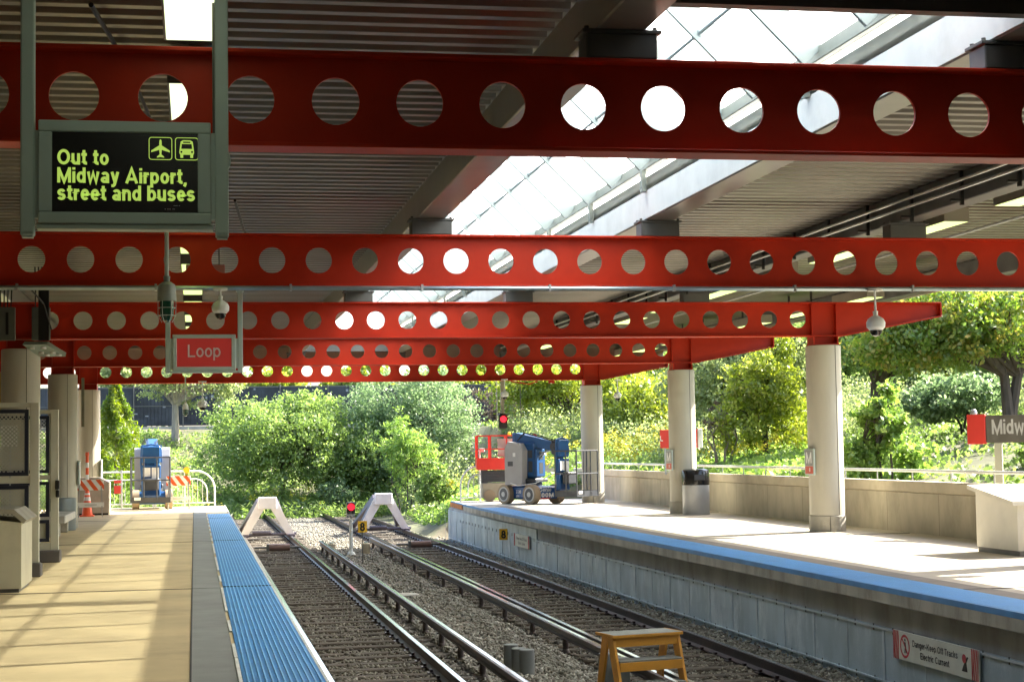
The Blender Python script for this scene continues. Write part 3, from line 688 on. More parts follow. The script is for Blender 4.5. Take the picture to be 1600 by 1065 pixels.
# --- red Loop sign
sg = thing('hanging_sign', 'red Loop sign in a grey frame hanging behind the second beam', 'sign', (.13, 22.66, 2.80))
for x in (-.465, .465):
    b = MB(); b.box(x-.032, x+.032, -.035, .035, .0, 1.11, bev=.006); b.box(x-.05, x+.05, -.05, .05, 1.06, 1.108); b.build('post', frame_m, sg)
b = MB(); W, H0, H1 = .405, .03, .50
for (a, c, d, e) in ((-W, W, H0, H0+.05), (-W, W, H1-.05, H1), (-W, -W+.055, H0+.05, H1-.05), (W-.055, W, H0+.05, H1-.05)): b.box(a, c, -.06, .06, d, e, bev=.006)
b.box(-.432, -.406, -.03, .03, .06, .45); b.box(.406, .432, -.03, .03, .06, .45); b.box(-.43, .43, -.05, .05, 0, .028); b.build('frame', frame_m, sg)
b = MB(); b.box(-W+.05, W-.05, -.045, .045, H0+.045, H1-.045); b.build('face', mat('loop_face', (.33, .012, .01), .4, emit=(.9, .08, .06), es=.035), sg)
text('Loop', .165, silver, sg, (0, -.047, .205), wgt=.13, align='CENTER', width=.42)
# --- box sign above the camera pipe (small dark red box seen past the second beam)
bs = thing('hanging_box_sign', 'small dull red box sign behind the second beam above the Loop sign', 'sign', (.18, 27, 4.33))
b = MB(); b.box(-.3, .3, -.06, .06, 0, .36, bev=.01); b.build('box', mat('dull_red', (.35, .12, .10), .5), bs)
for x in (-.21, .21): box_obj('rod', steel, bs, x-.01, x+.01, -.01, .01, .36, .86)
# --- Midway station name sign at right
ms = thing('station_name_sign', 'grey Midway station name sign with a red end block on a cream post', 'sign', (14.45, 29.6, .55), rz=R(-38))
b = MB(); b.box(-.02, 1.9, -.04, .04, 1.17, 1.68, bev=.01); b.build('panel', mat('name_sign_grey', (.13, .12, .10), .35, var=.35, scale=2.5), ms)
b = MB(); b.box(-.36, -.025, -.06, .06, 1.15, 1.70, bev=.01); b.build('end_block', red_sign, ms)
b = MB(); b.box(.12, .26, -.035, .035, 0, 1.17, bev=.01); b.build('post', cream, ms)
b = MB(); b.lathe([(.06, 0), (.065, .03), (.05, .08), (.02, .1)], c=(-.24, 0, 1.70), n=16); b.build('cap', galv, ms)
text('Midway', .27, silver, ms, (.09, -.043, 1.33), wgt=.17, width=.86)
b = MB(); cx, cz = 1.2, 1.43
half = [(0, .16), (.018, .14), (.02, .05), (.15, -.035), (.155, -.065), (.02, -.02), (.015, -.1), (.06, -.14), (.06, -.16), (0, -.15)]
b.prism([(cx+x, cz+z) for x, z in half]+[(cx-x, cz+z) for x, z in reversed(half[1:-1])], -.045, -.041); ring(b, rrect(cx, cz, .20, .03), rrect(cx, cz, .188, .025), -.045, -.041); b.build('pictogram', silver, ms)
# --- red sign behind column
rsn = thing('platform_sign', 'red sign panel with white marks behind the column by the litter bin', 'sign', (13.66, 47.2, 1.7))
b = MB(); b.box(-.62, .48, -.03, .03, 0, .52, bev=.008); b.build('panel', red_sign, rsn)
b = MB(); b.box(.485, .62, -.05, .05, -.01, .53, bev=.01); b.build('side', white_e, rsn)
b = MB(); b.box(-.5, -.45, -.02, .02, -.75, .0); b.box(.35, .4, -.02, .02, -.75, 0); b.build('post', galv, rsn)
for x, s_ in ((.33, '↑ 8'), (-.58, 'M')): text('8' if x > 0 else 'L', .15, white_e, rsn, (x-.05, -.033, .2), name='marking')
b = MB(); b.box(.26, .40, -.033, -.031, .08, .1); b.box(.26, .40, -.033, -.031, .12, .14); b.prism([(.29, .42), (.37, .42), (.33, .48)], -.033, -.031); b.build('marking', white_e, rsn)
# --- column signs M
def msign(x, y, lab, rz):
    t = thing('column_sign', lab, 'sign', (x, y, 1.13), rz=rz, group='small signs on the columns')
    b = MB(); b.box(-.02, .02, -.17, .17, 0, .53, bev=.008); b.build('frame', frame_m, t)
    b = MB(); b.box(-.024, -.0205, -.14, .14, .19, .5); b.build('face', mat('m_face', (.30, .31, .30), .4), t)
    b = MB(); b.box(-.024, -.0205, -.14, .14, .03, .18); b.build('red_band', mat('m_red', (.6, .12, .08), .4), t)
    text('M', .22, white_e, t, (-.0255, .10, .24), rot=(R(90), 0, R(-90)), width=.2); text('8', .08, white_e, t, (-.0255, .0, .07), rot=(R(90), 0, R(-90)))
    return t
msign(12.12, 32.68, 'small M sign with red foot on the nearest right column', R(12))
msign(12.12, 43.0, 'small M sign with red foot on the column by the litter bin', R(12))
for (x, y, lb) in ((-2.78, 43.1, 'thin grey sign plate edge-on on the second left column'), (-2.78, 53.3, 'pale sign plate edge-on on the far left column')):
    t = thing('column_sign', lb, 'sign', (x, y, 1.05)); b = MB(); b.box(-.02, .03, -.17, .17, 0, .58, bev=.008); b.build('frame', frame_m, t); b = MB(); b.box(.031, .034, -.14, .14, .03, .55); b.build('face', white_e, t)

# --- danger signs on the right wall (face -X; reading direction toward -Y)
def danger(y, z, wd, ht, lab, rz, big):
    t = thing('warning_sign', lab, 'sign', (8.335, y, z)); t.rotation_euler = (0, 0, R(-90)); # local x -> -Y, front (-y local) -> -X
    wm = mat('warn_face', (.58, .60, .52), .5, var=.06, dirt=(.45, .44, .36), dirt_amt=.4); rm = mat('warn_red', (.50, .05, .06), .5)
    b = MB(); b.box(0, wd, -.02, 0, 0, ht, bev=.004); b.build('plate', wm, t)
    b = MB(); ew = wd*.075
    for x0 in (0, wd-ew):
        k = -ht
        for k in range(-6, 9):
            xs = x0+ew*.25*k; 
            poly = [(xs, 0), (xs+ew*.13, 0), (xs+ew*.13+ew*.5, ht), (xs+ew*.5, ht)]
            pts = [(min(max(px, x0), x0+ew), pz) for px, pz in poly]
            if abs(pts[0][0]-pts[1][0])+abs(pts[2][0]-pts[3][0]) > .004: b.prism(pts, -.0235, -.021)
    b.build('hazard_stripes', rm, t)
    th = ht*.30
    text('Danger–Keep Off Tracks', th*.75, black, t, (wd*.51, -.022, ht*.56), align='CENTER', width=.53*wd if big else .7*wd, wgt=.15)
    text('Electric Current', th*.75, black, t, (wd*.51, -.022, ht*.2), align='CENTER', width=.34*wd if big else .45*wd, wgt=.15)
    if big:
        b = MB(); cx, cz = wd*.15, ht*.5
        ring(b, rot_ell(cx, cz, .14, .14, 28), rot_ell(cx, cz, .11, .11, 28), -.023, -.02)
        b.prism([(cx-.085, cz+.075), (cx-.07, cz+.09), (cx+.085, cz-.075), (cx+.07, cz-.09)], -.0232, -.021); b.prism(rot_ell(wd*.845, ht*.62, .05, .05, 12), -.023, -.021); b.build('prohibition_ring', rm, t)
        b = MB(); b.prism([(cx-.02, cz-.08), (cx+.0, cz-.0), (cx-.02, cz+.05), (cx+.02, cz+.05), (cx+.03, cz), (cx+.04, cz-.08), (cx+.02, cz-.08), (cx+.01, cz-.02), (cx, cz-.08)], -.0228, -.021); b.prism(rot_ell(cx+.005, cz+.075, .018, .018, 10), -.0228, -.021)
        q = wd*.86; b.prism([(q-.10, .07), (q+.04, .07), (q+.02, .17), (q+.07, .23), (q+.04, .24), (q-.03, .17)], -.0228, -.021); b.build('pictogram', black, t)
    return t
danger(19.72, -.84, 2.3, .34, 'long white danger sign with red striped ends on the track wall', 0, True)
danger(44.8, -.80, 2.1, .33, 'small weathered danger sign far along the track wall', 0, False)
# --- 8 markers
def eight(name, lab, loc, rz):
    t = thing(name, lab, 'sign', loc, rz=rz)
    b = MB(); b.box(-.12, .12, -.006, .006, 0, .30, bev=.004); b.build('plate', yellow, t)
    text('8', .22, black, t, (0, -.008, .04), wgt=.2, align='CENTER'); return t
t = eight('marker_sign', 'yellow 8 marker on a thin rod beside the dwarf signal', (4.29, 44.7, -.36), 0)
b = MB(); b.cyl((0, .01, -.8), (0, .01, 0), .012, n=8); b.build('rod', steel, t)
t = eight('marker_sign', 'yellow 8 marker mounted on the right track wall', (8.27, 46.1, -.72), R(-20))
b = MB(); b.box(.15, .21, -.03, .08, -.22, .58); b.build('bracket', black, t)

# ================================================================== HANGING DEVICES
def dome(loc, drop, lab, s=1.0):
    t = thing('dome_camera', lab, 'camera', loc, group='dome cameras hanging from the canopy')
    b = MB(); b.cyl((0, 0, drop), (0, 0, drop-.03), .10*s, n=16); b.cyl((0, 0, .17), (0, 0, drop-.02), .016*s, n=8); b.lathe([(.03*s, .17), (.035*s, .25*s)], n=12); b.build('pipe', white_p, t)
    b = MB(); b.lathe([(.085*s, -.0), (.12*s, .04*s), (.125*s, .10*s), (.10*s, .15*s), (.04*s, .19*s), (.02, .2*s)], n=20); b.build('housing', white_p, t)
    b = MB(); b.lathe([(.01, -.085*s), (.05*s, -.07*s), (.075*s, -.035*s), (.082*s, .0)], n=20); b.build('lens_dome', dome_k, t)
dome((.335, 22.2, 3.54), .33, 'dome camera between the green caged lamp and Loop sign post', .9)
dome((9.24, 22.2, 3.30), .57, 'dome camera on a longer stem at right of the second beam', 1.05)
dome((13.02, 52, 3.28), .58, 'distant white dome camera right of the far column', 1.0)
dome((9.25, 51, 3.32), .54, 'distant dome camera beside the hanging signal post', 1.0)
dome((.23, 50, 3.08), .75, 'distant white dome camera in front of the dark fence', 1.15)
def caged(loc, top, lab, s=1.0):
    t = thing('caged_lamp', lab, 'lamp', loc); gm_ = mat('green_glass', (.01, .07, .045), .15)
    b = MB(); b.lathe([(.045*s, .20*s), (.085*s, .17*s), (.095*s, .09*s), (.098*s, .02*s), (.098*s, .0)], n=18); b.lathe([(.03*s, .2*s), (.035*s, .26*s)], n=12); b.build('hood', white_p if s < .9 else mat('lamp_hood', (.25, .29, .25), .5), t)
    b = MB(); b.cyl((0, 0, .24*s), (0, 0, top), .022*s, n=8); b.build('stem', frame_m, t)
    b = MB(); b.lathe([(.01, -.22*s), (.05*s, -.20*s), (.072*s, -.13*s), (.075*s, .0)], n=16); b.build('glass', gm_, t)
    b = MB()
    for k in range(6):
        a = k*math.pi/3; c, s2 = math.cos(a), math.sin(a); b.tube([(c*.09*s, s2*.09*s, .01), (c*.09*s, s2*.09*s, -.15*s), (c*.05*s, s2*.05*s, -.22*s)], .004*s, n=5)
    for z, r in ((-.07, .091), (-.15, .091)):
        b.tube([(r*s*math.cos(2*math.pi*i/18), r*s*math.sin(2*math.pi*i/18), z*s) for i in range(19)], .004*s, n=5)
    b.build('cage', frame_m, t)
caged((-.275, 18.0, 3.33), 1.87, 'green glass lamp in a wire cage hanging before the second beam', 1.0)
caged((-.25, 50, 3.02), .95, 'small distant green caged lamp hanging in front of the tree trunk', .85)
# hanging signal
t = thing('hanging_signal', 'red track signal on a pole hanging from the far beam', 'signal', (9.41, 52.3, 2.5))
b = MB(); b.box(-.05, .05, -.04, .04, .1, 1.36); b.build('pole', mat('signal_pole', (.30, .27, .2), .6), t)
b = MB(); b.box(-.13, .13, -.12, .08, -.12, .34, bev=.03); b.cyl((0, -.12, .17), (0, -.24, .17), .12, .13, n=18, cap=False); b.build('housing', black, t)
b = MB(); b.cyl((0, -.125, .17), (0, -.15, .17), .10, n=20); b.build('lens', sig_red, t)
b = MB(); b.cyl((-.17, 0, -.2), (-.17, 0, 1.36), .012, n=6); b.build('stay', white_p, t)
t = thing('hanging_cable', 'thin cable hanging from the far beam right of the signal', 'cable', (10.0, 52.4, 2.4)); b = MB(); b.cyl((0, 0, 0), (0, 0, 1.46), .012, n=6); b.build('cable', steel, t)
b = MB(); b.tube([(-.3, .0, 1.45), (.0, 0, 1.4), (.3, 0, 1.36), (.55, 0, 1.44)], .02, n=6); b.cyl((1.0, 0, 1.38), (1.0, 0, 1.46), .1, n=12); b.build('junction', red, t)
# floodlight and junction boxes at the left column
t = thing('floodlight', 'grey louvred floodlight hanging beside the left column', 'light', (-2.62, 31.4, 3.5))
b = MB(); b.add([(-.36, -.2, .22), (.05, -.2, .22), (.36, .05, .02), (-.10, .05, .02), (-.36, .2, .3), (.05, .2, .3), (.36, .25, .1), (-.1, .25, .1)], [(0, 1, 2, 3), (4, 5, 6, 7), (0, 1, 5, 4), (1, 2, 6, 5), (2, 3, 7, 6), (3, 0, 4, 7)]); b.build('housing', frame_m, t)
b = MB()
for (x, y, z) in ((-.2, -.1, .16), (0, -.1, .16), (-.05, .0, .08), (.15, .0, .08), (.05, .04, .04), (.25, .04, .04)): b.lathe([(.02, -.01), (.045, -.02), (.05, .02)], c=(x, y-.03, z), n=10)
b.build('lamp_cup', white_e, t)
b = MB(); b.box(-.1, .08, -.05, .05, .3, 1.2); b.build('bracket', black, t)
for (x, lb) in ((-3.33, 'left one of two grey junction boxes on the left column beam'), (-2.72, 'right one of two grey junction boxes with cables on the left column beam')):
    t = thing('junction_box', lb, 'box', (x, 31.9, 3.84)); b = MB(); b.box(-.16, .16, -.07, .07, 0, .6, bev=.01); b.build('box', mat('box_grey', (.13, .14, .12), .5), t)
    b = MB()
    for k in range(4): b.tube([(-.1+.06*k, 0, .58), (-.1+.065*k, 0, .9), (-.12+.06*k, .1, 1.34)], .012, n=6)
    b.build('cable', black, t); b = MB(); b.box(.0, .05, -.09, -.07, .1, .5); b.build('latch', black, t)
# ================================================================== TRACKS
def rail_profile(xc, top, m=None):
    return [(xc-.07, top-.17), (xc+.07, top-.17), (xc+.07, top-.155), (xc+.012, top-.13), (xc+.012, top-.045), (xc+.036, top-.035), (xc+.036, top-.006), (xc-.036, top-.006), (xc-.036, top-.035), (xc-.012, top-.045), (xc-.012, top-.13), (xc-.07, top-.155)]
def tie_mesh():
    b = MB(); b.box(-1.2, 1.2, 0, .22, -.16, 0, bev=.015); b.build; return b
TOP = -.98
tie0 = None
def track(xa, xb, label):
    global tie0
    xc = (xa+xb)/2
    t = thing('railway_track', label, 'railway track', (xc, 14, -1.15), group='tracks between the platforms')
    for x in (xa-xc, xb-xc):
        b = MB(); b.prism(rail_profile(x, TOP+1.15), -16, 63.6, 'y'); ra = b.build('rail', rail_m, t)
        b = MB(); b.box(x-.03, x+.03, -16, 43.6, TOP+1.15-.006, TOP+1.15); b.build('running_surface', railtop, ra)
        b = MB(); 
        for k in range(99):
            y = .05+.64*k
            for s_ in (-1, 1): b.box(x+s_*.08-.02, x+s_*.08+.02, y, y+.05, .0, .045); 
            b.box(x-.13, x+.13, y-.05, y+.13, -.005, .008)
        tag(b.build('spikes', rail_m, ra), kind='stuff')
    rr_ = random.Random(int(xa*10))
    for k in range(100):
        if tie0 is None:
            b = MB(); b.box(-1.22, 1.22, 0, .22, -.16, 0, bev=.015); o = b.build('tie', tie_m, t); tie0 = o
        else:
            o = tie0.copy(); COL.objects.link(o); o.parent = t
        o.location = (rr_.uniform(-.06, .06), .64*k+rr_.uniform(-.03, .03), rr_.uniform(-.012, .014)); o.rotation_euler.z = rr_.uniform(-.012, .012)
track(1.60, 3.11, 'left track with buried ties beside the blue platform edge')
track(5.67, 7.17, 'right track with ties beside the metal clad wall')
def third(x, y1, step, label):
    t = thing('third_rail', label, 'power rail', (x, 14, -1.15), group='third rails between the tracks')
    z0 = .31; b = MB(); b.prism([(-.045, z0-.13), (.045, z0-.13), (.045, z0-.11), (.018, z0-.1), (.018, z0-.05), (.052, z0-.04), (.052, z0-.008), (.03, z0), (-.03, z0), (-.052, z0-.008), (-.052, z0-.04), (-.018, z0-.05), (-.018, z0-.1), (-.045, z0-.11)], -12, y1-14, 'y'); b.build('rail', rail_m, t)
    b = MB(); b.box(-.026, .026, -12, y1-14-.3, z0, z0+.003); b.build('running_surface', railtop, t)
    y = .4; f = None
    while y < y1-14:
        if f is None: b = MB(); b.lathe([(.075, -.03), (.06, .0), (.04, .03), (.045, .1), (.035, .16), (.05, z0-.135)], n=12); b.box(-.07, .07, -.03, .03, z0-.15, z0-.13); f = b.build('insulator', insul, t, loc=(0, y, 0))
        else: c = f.copy(); COL.objects.link(c); c.location = (0, y, 0)
        y += step
third(3.62, 50.6, 1.86, 'power rail on dark insulators next to the left track')
third(5.22, 52, 2.45, 'power rail on dark insulators hugging the right track')
# rail bumpers
def bumper(xc, y, lab, hoff):
    t = thing('buffer_stop', lab, 'buffer stop', (xc, y, -.98), group='buffer stops at the track ends')
    wp = mat('bumper_white', (.74, .74, .78), .45, var=.05, dirt=(.5, .48, .45), dirt_amt=.3); dk = mat('bumper_dark', (.10, .09, .12), .5, var=.15)
    b = MB(); b.box(-.30, .30, -.20, .05, .88, 1.27, bev=.02); b.build('striker_plate', wp, t)
    for s_ in (-1, 1):
        g_ = MB(); g_.prism([(s_*.64, 0), (s_*.90, 0), (s_*.31, 1.14), (s_*.10, .89)], -.10, -.06); g_.build('front_leg', wp, t)
        g_ = MB(); 
        # dark deep web running back behind each white flange
        p = [(.90, -.055, 0), (.32, -.055, 1.12), (.32, .5, 1.12), (.90, .5, 0), (.86, -.055, 0), (.28, -.055, 1.12), (.28, .5, 1.12), (.86, .5, 0)]
        g_.add([(s_*a, c, d) for a, c, d in p], [(0, 1, 2, 3), (4, 5, 6, 7), (0, 1, 5, 4), (1, 2, 6, 5), (2, 3, 7, 6), (3, 0, 4, 7)])
        q = [(.74, 2.9, 0), (.92, 2.9, 0), (.34, .3, 1.22), (.18, .3, 1.22), (.74, 2.5, 0), (.92, 2.5, 0), (.34, .06, 1.05), (.18, .06, 1.05)]
        g_.add([(s_*a, c, d) for a, c, d in q], [(0, 1, 2, 3), (4, 5, 6, 7), (0, 1, 5, 4), (1, 2, 6, 5), (2, 3, 7, 6), (3, 0, 4, 7)]); g_.build('side_web', dk, t)
        g_ = MB(); g_.box(s_*.76-.14, s_*.76+.14, -.2, .25, -.05, .05, bev=.01); g_.build('rail_clamp', dk, t)
    g_ = MB(); g_.cyl((-.95, -.05, .02), (.95, -.05, .06), .05, n=10); g_.cyl((-.5, -.12, .1), (.1, -.12, .1), .06, n=10); g_.build('tie_bar', dk, t)
bumper(2.36, 57.3, 'white A-frame buffer stop at the end of the left track', 0)
bumper(6.42, 59.3, 'white A-frame buffer stop at the end of the right track', 0)
# brown cylinders (dampers) between rails
for x, y, lb in ((2.40, 50.8, 'brown cylinder lying across the left track'), (6.55, 50.6, 'brown cylinder lying across the right track')):
    t = thing('track_cylinder', lb, 'equipment', (x, y, -1.02)); b = MB(); b.cyl((-.28, 0, 0), (.34, -.02, 0), .10, n=16); b.build('barrel', mat('cyl_brown', (.17, .10, .085), .5, var=.2), t)
    b = MB(); b.cyl((-.70, .02, 0), (-.28, 0, 0), .03, n=8); b.box(-.34, -.27, -.11, .11, -.1, .1); b.build('rod', steel, t)
    b = MB(); b.cyl((.34, 0, 0), (.66, 0, 0), .035, n=8); b.build('rod', steel, t)
# dwarf signal
t = thing('dwarf_signal', 'short white post signal showing red between the tracks', 'signal', (4.33, 48.5, -1.17))
b = MB(); b.cyl((0, 0, 0), (0, 0, 1.0), .05, n=14); b.cyl((0, 0, 0), (0, 0, .1), .13, .09, n=14); b.box(-.03, .03, -.03, .03, 1, 1.1); b.build('post', white_p, t)
b = MB(); b.box(-.12, .12, -.1, .08, 1.08, 1.50, bev=.02); b.cyl((0, -.1, 1.36), (0, -.2, 1.36), .115, n=18, cap=False); b.build('housing', mat('sig_dark', (.06, .07, .06), .5), t)
b = MB(); b.cyl((0, -.11, 1.36), (0, -.14, 1.36), .10, n=20); b.build('lens', sig_red, t)
b = MB(); b.box(-.1, .1, -.104, -.1, 1.1, 1.16); b.build('number_strip', silver, t)
text('x', .07, silver, t, (-.02, -.105, 1.19))
for x, y, lb in ((3.85, 49.5, 'small beige canister left of the dwarf signal'), (4.82, 49.3, 'small beige canister right of the dwarf signal')):
    t = thing('track_canister', lb, 'canister', (x, y, -1.17)); b = MB(); b.lathe([(.12, 0), (.125, .2), (.13, .27), (.10, .30)], n=18); b.build('body', mat('beige', (.42, .36, .25), .7, var=.12), t); b = MB(); b.lathe([(.06, .30), (.06, .33)], n=12); b.build('lid', frame_m, t)
# grey pipe stubs near the stool
def stubs(x, y, lab, rr=((0, 0, .42), (.09, -.22, .36), (-.02, .26, .4))):
    t = thing('pipe_stubs', lab, 'pipe', (x, y, -1.17))
    for dx, dy, h in rr:
        b = MB(); b.lathe([(.10, 0), (.10, h-.01), (.09, h), (.02, h)], n=18); b.build('pipe', mat('pipe_grey', (.15, .16, .145), .6, var=.15), t, loc=(dx, dy, 0))
stubs(4.13, 22.3, 'three squat grey pipe stubs standing in the gravel', ((0, .3, .33), (.05, 0, .31), (.09, -.35, .33)))
stubs(4.93, 20.5, 'two grey pipe stubs behind the yellow step stool', ((0, 0, .42), (.10, -.35, .40)))
t = thing('cover_plate', 'round flat cover lying in the gravel between tracks', 'cover', (4.09, 34.4, -1.16)); b = MB(); b.lathe([(.34, 0), (.34, .035), (.3, .045), (.05, .045)], n=28); b.build('plate', conc, t)
# step stool
t = thing('step_stool', 'yellow wooden step stool with grey treads on the right track', 'step stool', (4.93, 18.95, -1.16), rz=R(12))
H = .80; wd = .42
for s_ in (-1, 1):
    x = s_*(wd-.015)
    b = MB(); 
    def plank(y0, y1, z1, w0, w1):
        b.add([(x-.015*1, y0-w0, 0), (x-.015, y0+w0, 0), (x-.015, y1+w1, z1), (x-.015, y1-w1, z1), (x+.015, y0-w0, 0), (x+.015, y0+w0, 0), (x+.015, y1+w1, z1), (x+.015, y1-w1, z1)], [(0, 1, 2, 3), (4, 5, 6, 7), (0, 1, 5, 4), (1, 2, 6, 5), (2, 3, 7, 6), (3, 0, 4, 7)])
    plank(-.40, -.13, H-.01, .065, .075); b.build('side_rail', yel_w, t)
    b = MB(); x = s_*(wd-.047); plank(.30, .06, H-.01, .055, .075); b.build('rear_leg', yel_w, t)
b = MB(); b.box(-wd-.01, wd+.01, -.24, .19, H, H+.028, bev=.006); b.build('top', greytread, t)
b = MB(); b.box(-wd-.012, wd+.012, -.25, -.242, H-.004, H+.024); b.box(-wd-.02, -wd-.011, -.25, .2, H-.004, H+.03); b.box(wd+.011, wd+.02, -.25, .2, H-.004, H+.03); b.box(-wd+.03, wd-.03, -.215, -.19, H-.11, H-.002); b.build('apron', yel_w, t)
for z in (.53, .28, .04):
    f = (H-z)/H; y = -.13-.27*f
    b = MB(); b.box(-wd+.031, wd-.031, y-.10, y+.14, z, z+.02, bev=.003); b.build('tread', greytread, t)
    b = MB(); b.box(-wd+.031, wd-.031, y-.105, y-.08, z-.10, z-.002, bev=.003); b.build('riser', yel_w, t)
# ================================================================== PLATFORM FURNITURE
# litter bin
bin_m = mat('bin_silver', (.42, .43, .44), .35, metal=.3, var=.1)
def bin_(loc, lab, body=bin_m, lid=True):
    t = thing('litter_bin', lab, 'bin', loc)
    b = MB(); b.lathe([(.335, .0), (.345, .02), (.345, .76), (.33, .765)], n=36); b.build('body', body, t)
    if lid:
        b = MB(); b.lathe([(.352, .757), (.356, .80), (.356, 1.08), (.34, 1.13), (.28, 1.16), (.05, 1.17)], n=36); b.build('lid', mat('gloss_black', (.015, .015, .017), .15), t)
        b = MB(); b.box(-.14, .14, -.362, -.350, .88, 1.02, bev=.01); b.build('opening', mat('flap', (.05, .05, .055), .3), t)
    return t
bin_((12.6, 42.3, 0), 'silver litter bin with glossy black top by the column')
bin_((-3.1, 41.8, 0), 'blue grey litter bin half hidden behind the left wind screens', mat('bin_blue', (.22, .26, .28), .4, metal=.3, var=.1), lid=False)
# storage chest (right)
t = thing('storage_chest', 'white storage chest with sloping lid and padlock hasp on the right platform', 'chest', (13.02, 24.7, 0), rz=R(0))
b = MB(); b.box(-.72, .9, -.45, .95, .0, .08); b.build('plinth', mat('plinth', (.2, .19, .17), .7), t)
b = MB(); b.prism([(-.45, .08), (.95, .08), (.95, .95), (-.45, .77)], -.74, .92, 'x'); b.build('body', creamw, t)
b = MB(); b.prism([(-.55, .77), (-.55, .835), (1.0, 1.06), (1.0, .995)], -.86, 1.0, 'x'); b.build('lid', creamw, t)
b = MB(); b.box(-.02, .02, -.57, -.45, .62, .80); b.cyl((0, -.48, .6), (0, -.48, .66), .03, n=10); b.tube([(0, -.47, .6), (.03, -.47, .5), (.06, -.47, .42), (.02, -.47, .36), (-.02, -.47, .45)], .007, n=6); b.build('hasp', black, t)
# cabinet (left, foreground)
t = thing('control_cabinet', 'cream cabinet with slanted top at the left picture edge', 'cabinet', (-2.6, 23.05, 0))
b = MB(); b.box(-.9, .36, .02, 1.35, .0, .05); b.build('plinth', steel, t)
b = MB(); b.prism([(-1.0, .05), (.39, .05), (.39, .90), (-1.0, 1.05)], 0, 1.5, 'y'); b.build('body', cream, t)
b = MB(); b.prism([(-1.05, 1.08), (.30, 1.07), (.46, .93), (.42, .885), (.28, 1.01), (-1.05, 1.02)], -.04, 1.54, 'y'); b.build('top', mat('cab_top', (.33, .31, .25), .6), t)
# wind screens
perf = mat_perforated(); postm = mat('screen_post', (.60, .60, .49), .5, var=.05)
def screen(y, x1, x0, top, lab):
    t = thing('wind_screen', lab, 'screen', (x1, y, 0), group='perforated wind screens on the left platform'); wd = x1-x0
    b = MB(); b.box(-.13, .0, -.05, .05, .2, top, bev=.006); b.box(-wd, -.131, -.03, .03, top-.07, top, bev=.004); b.box(-wd, -.131, -.03, .03, 1.36, 1.44); b.box(-wd, -.131, -.03, .03, .2, .32); b.build('frame', postm, t)
    b = MB(); b.box(-.40, .04, -.12, .12, 0, .2, bev=.02); b.build('foot', mat('foot_dark', (.13, .12, .11), .7), t)
    for (z0, z1, pm) in ((1.47, top-.10, perf), (.75, 1.33, perf), (.34, .70, None)):
        b = MB()
        for (a, c, d, e) in ((-wd, -.15, z1-.055, z1), (-wd, -.15, z0, z0+.055), (-.205, -.15, z0+.055, z1-.055)): b.box(a, c, -.045, .045, d, e)
        o = b.build('trim', navy, t)
        b = MB(); b.box(-wd, -.206, -.004, .004, z0+.03, z1-.03)
        q = b.build('panel', pm or postm, o)
    return t
screen(26.0, -2.24, -3.9, 2.54, 'nearer perforated wind screen with navy trimmed panels')
screen(29.4, -2.22, -3.9, 2.52, 'farther perforated wind screen with a black latch')
t = thing('screen_poster', 'pale square notice behind the nearer perforated screen', 'notice', (-2.66, 26.15, 1.85)); b = MB(); b.box(-.14, .1, 0, .01, .05, .36); b.build('sheet', white_e, t); b = MB(); b.box(-.02, .0, .01, .03, -1.85, .1); b.build('stake', galv, t)
t = thing('latch_box', 'small black latch box on the farther wind screen post', 'latch', (-2.2, 29.33, 1.2)); b = MB(); b.box(-.07, .0, -.04, .02, 0, .15, bev=.01); b.box(-.06, .0, -.05, .02, -.13, -.01, bev=.01); b.build('box', black, t)
# bench
t = thing('bench', 'pale slab bench beyond the left wind screens', 'bench', (-2.95, 39.6, 0))
b = MB(); b.box(-.5, .22, -1.6, 1.6, .30, .47, bev=.02); b.build('seat', mat('bench_top', (.52, .50, .45), .6), t)
for y in (-1.2, 1.2): b = MB(); b.box(-.3, .08, y-.12, y+.12, 0, .298, bev=.02); b.build('leg', conc, t)
# electrical box behind far left column
t = thing('equipment_box', 'grey beige sloped equipment box behind the far left column', 'cabinet', (-2.9, 52.2, 0))
b = MB(); b.prism([(-.5, .06), (.42, .06), (.42, .95), (.14, 1.10), (-.5, 1.10)], -.4, .7, 'y'); b.build('body', mat('eq_beige', (.42, .38, .31), .6), t); b = MB(); b.box(-.5, .40, -.38, .68, 0, .058); b.build('base', black, t)
# yellow-red emergency cabinet at far left edge
t = thing('wall_box', 'red topped yellow lit box at the left picture edge', 'box', (-3.62, 33.6, 2.6)); b = MB(); b.box(-.35, .14, -.1, .1, 0, .75, bev=.01); b.build('body', mat('yelbox', (.62, .48, .12), .5), t); b = MB(); b.box(-.36, .15, -.11, .11, .755, .95, bev=.01); b.build('cap', red_sign, t)
b = MB(); b.box(-.2, -.1, -.05, .05, -2.6, 0); b.build('post', galv, t)
t = thing('hanging_strip', 'narrow grey strip sign hanging before the far left columns', 'sign', (-3.05, 49, 2.55)); b = MB(); b.box(-.04, .04, -.01, .01, 0, 1.36); b.build('strip', mat('strip_g', (.2, .2, .13), .6), t)
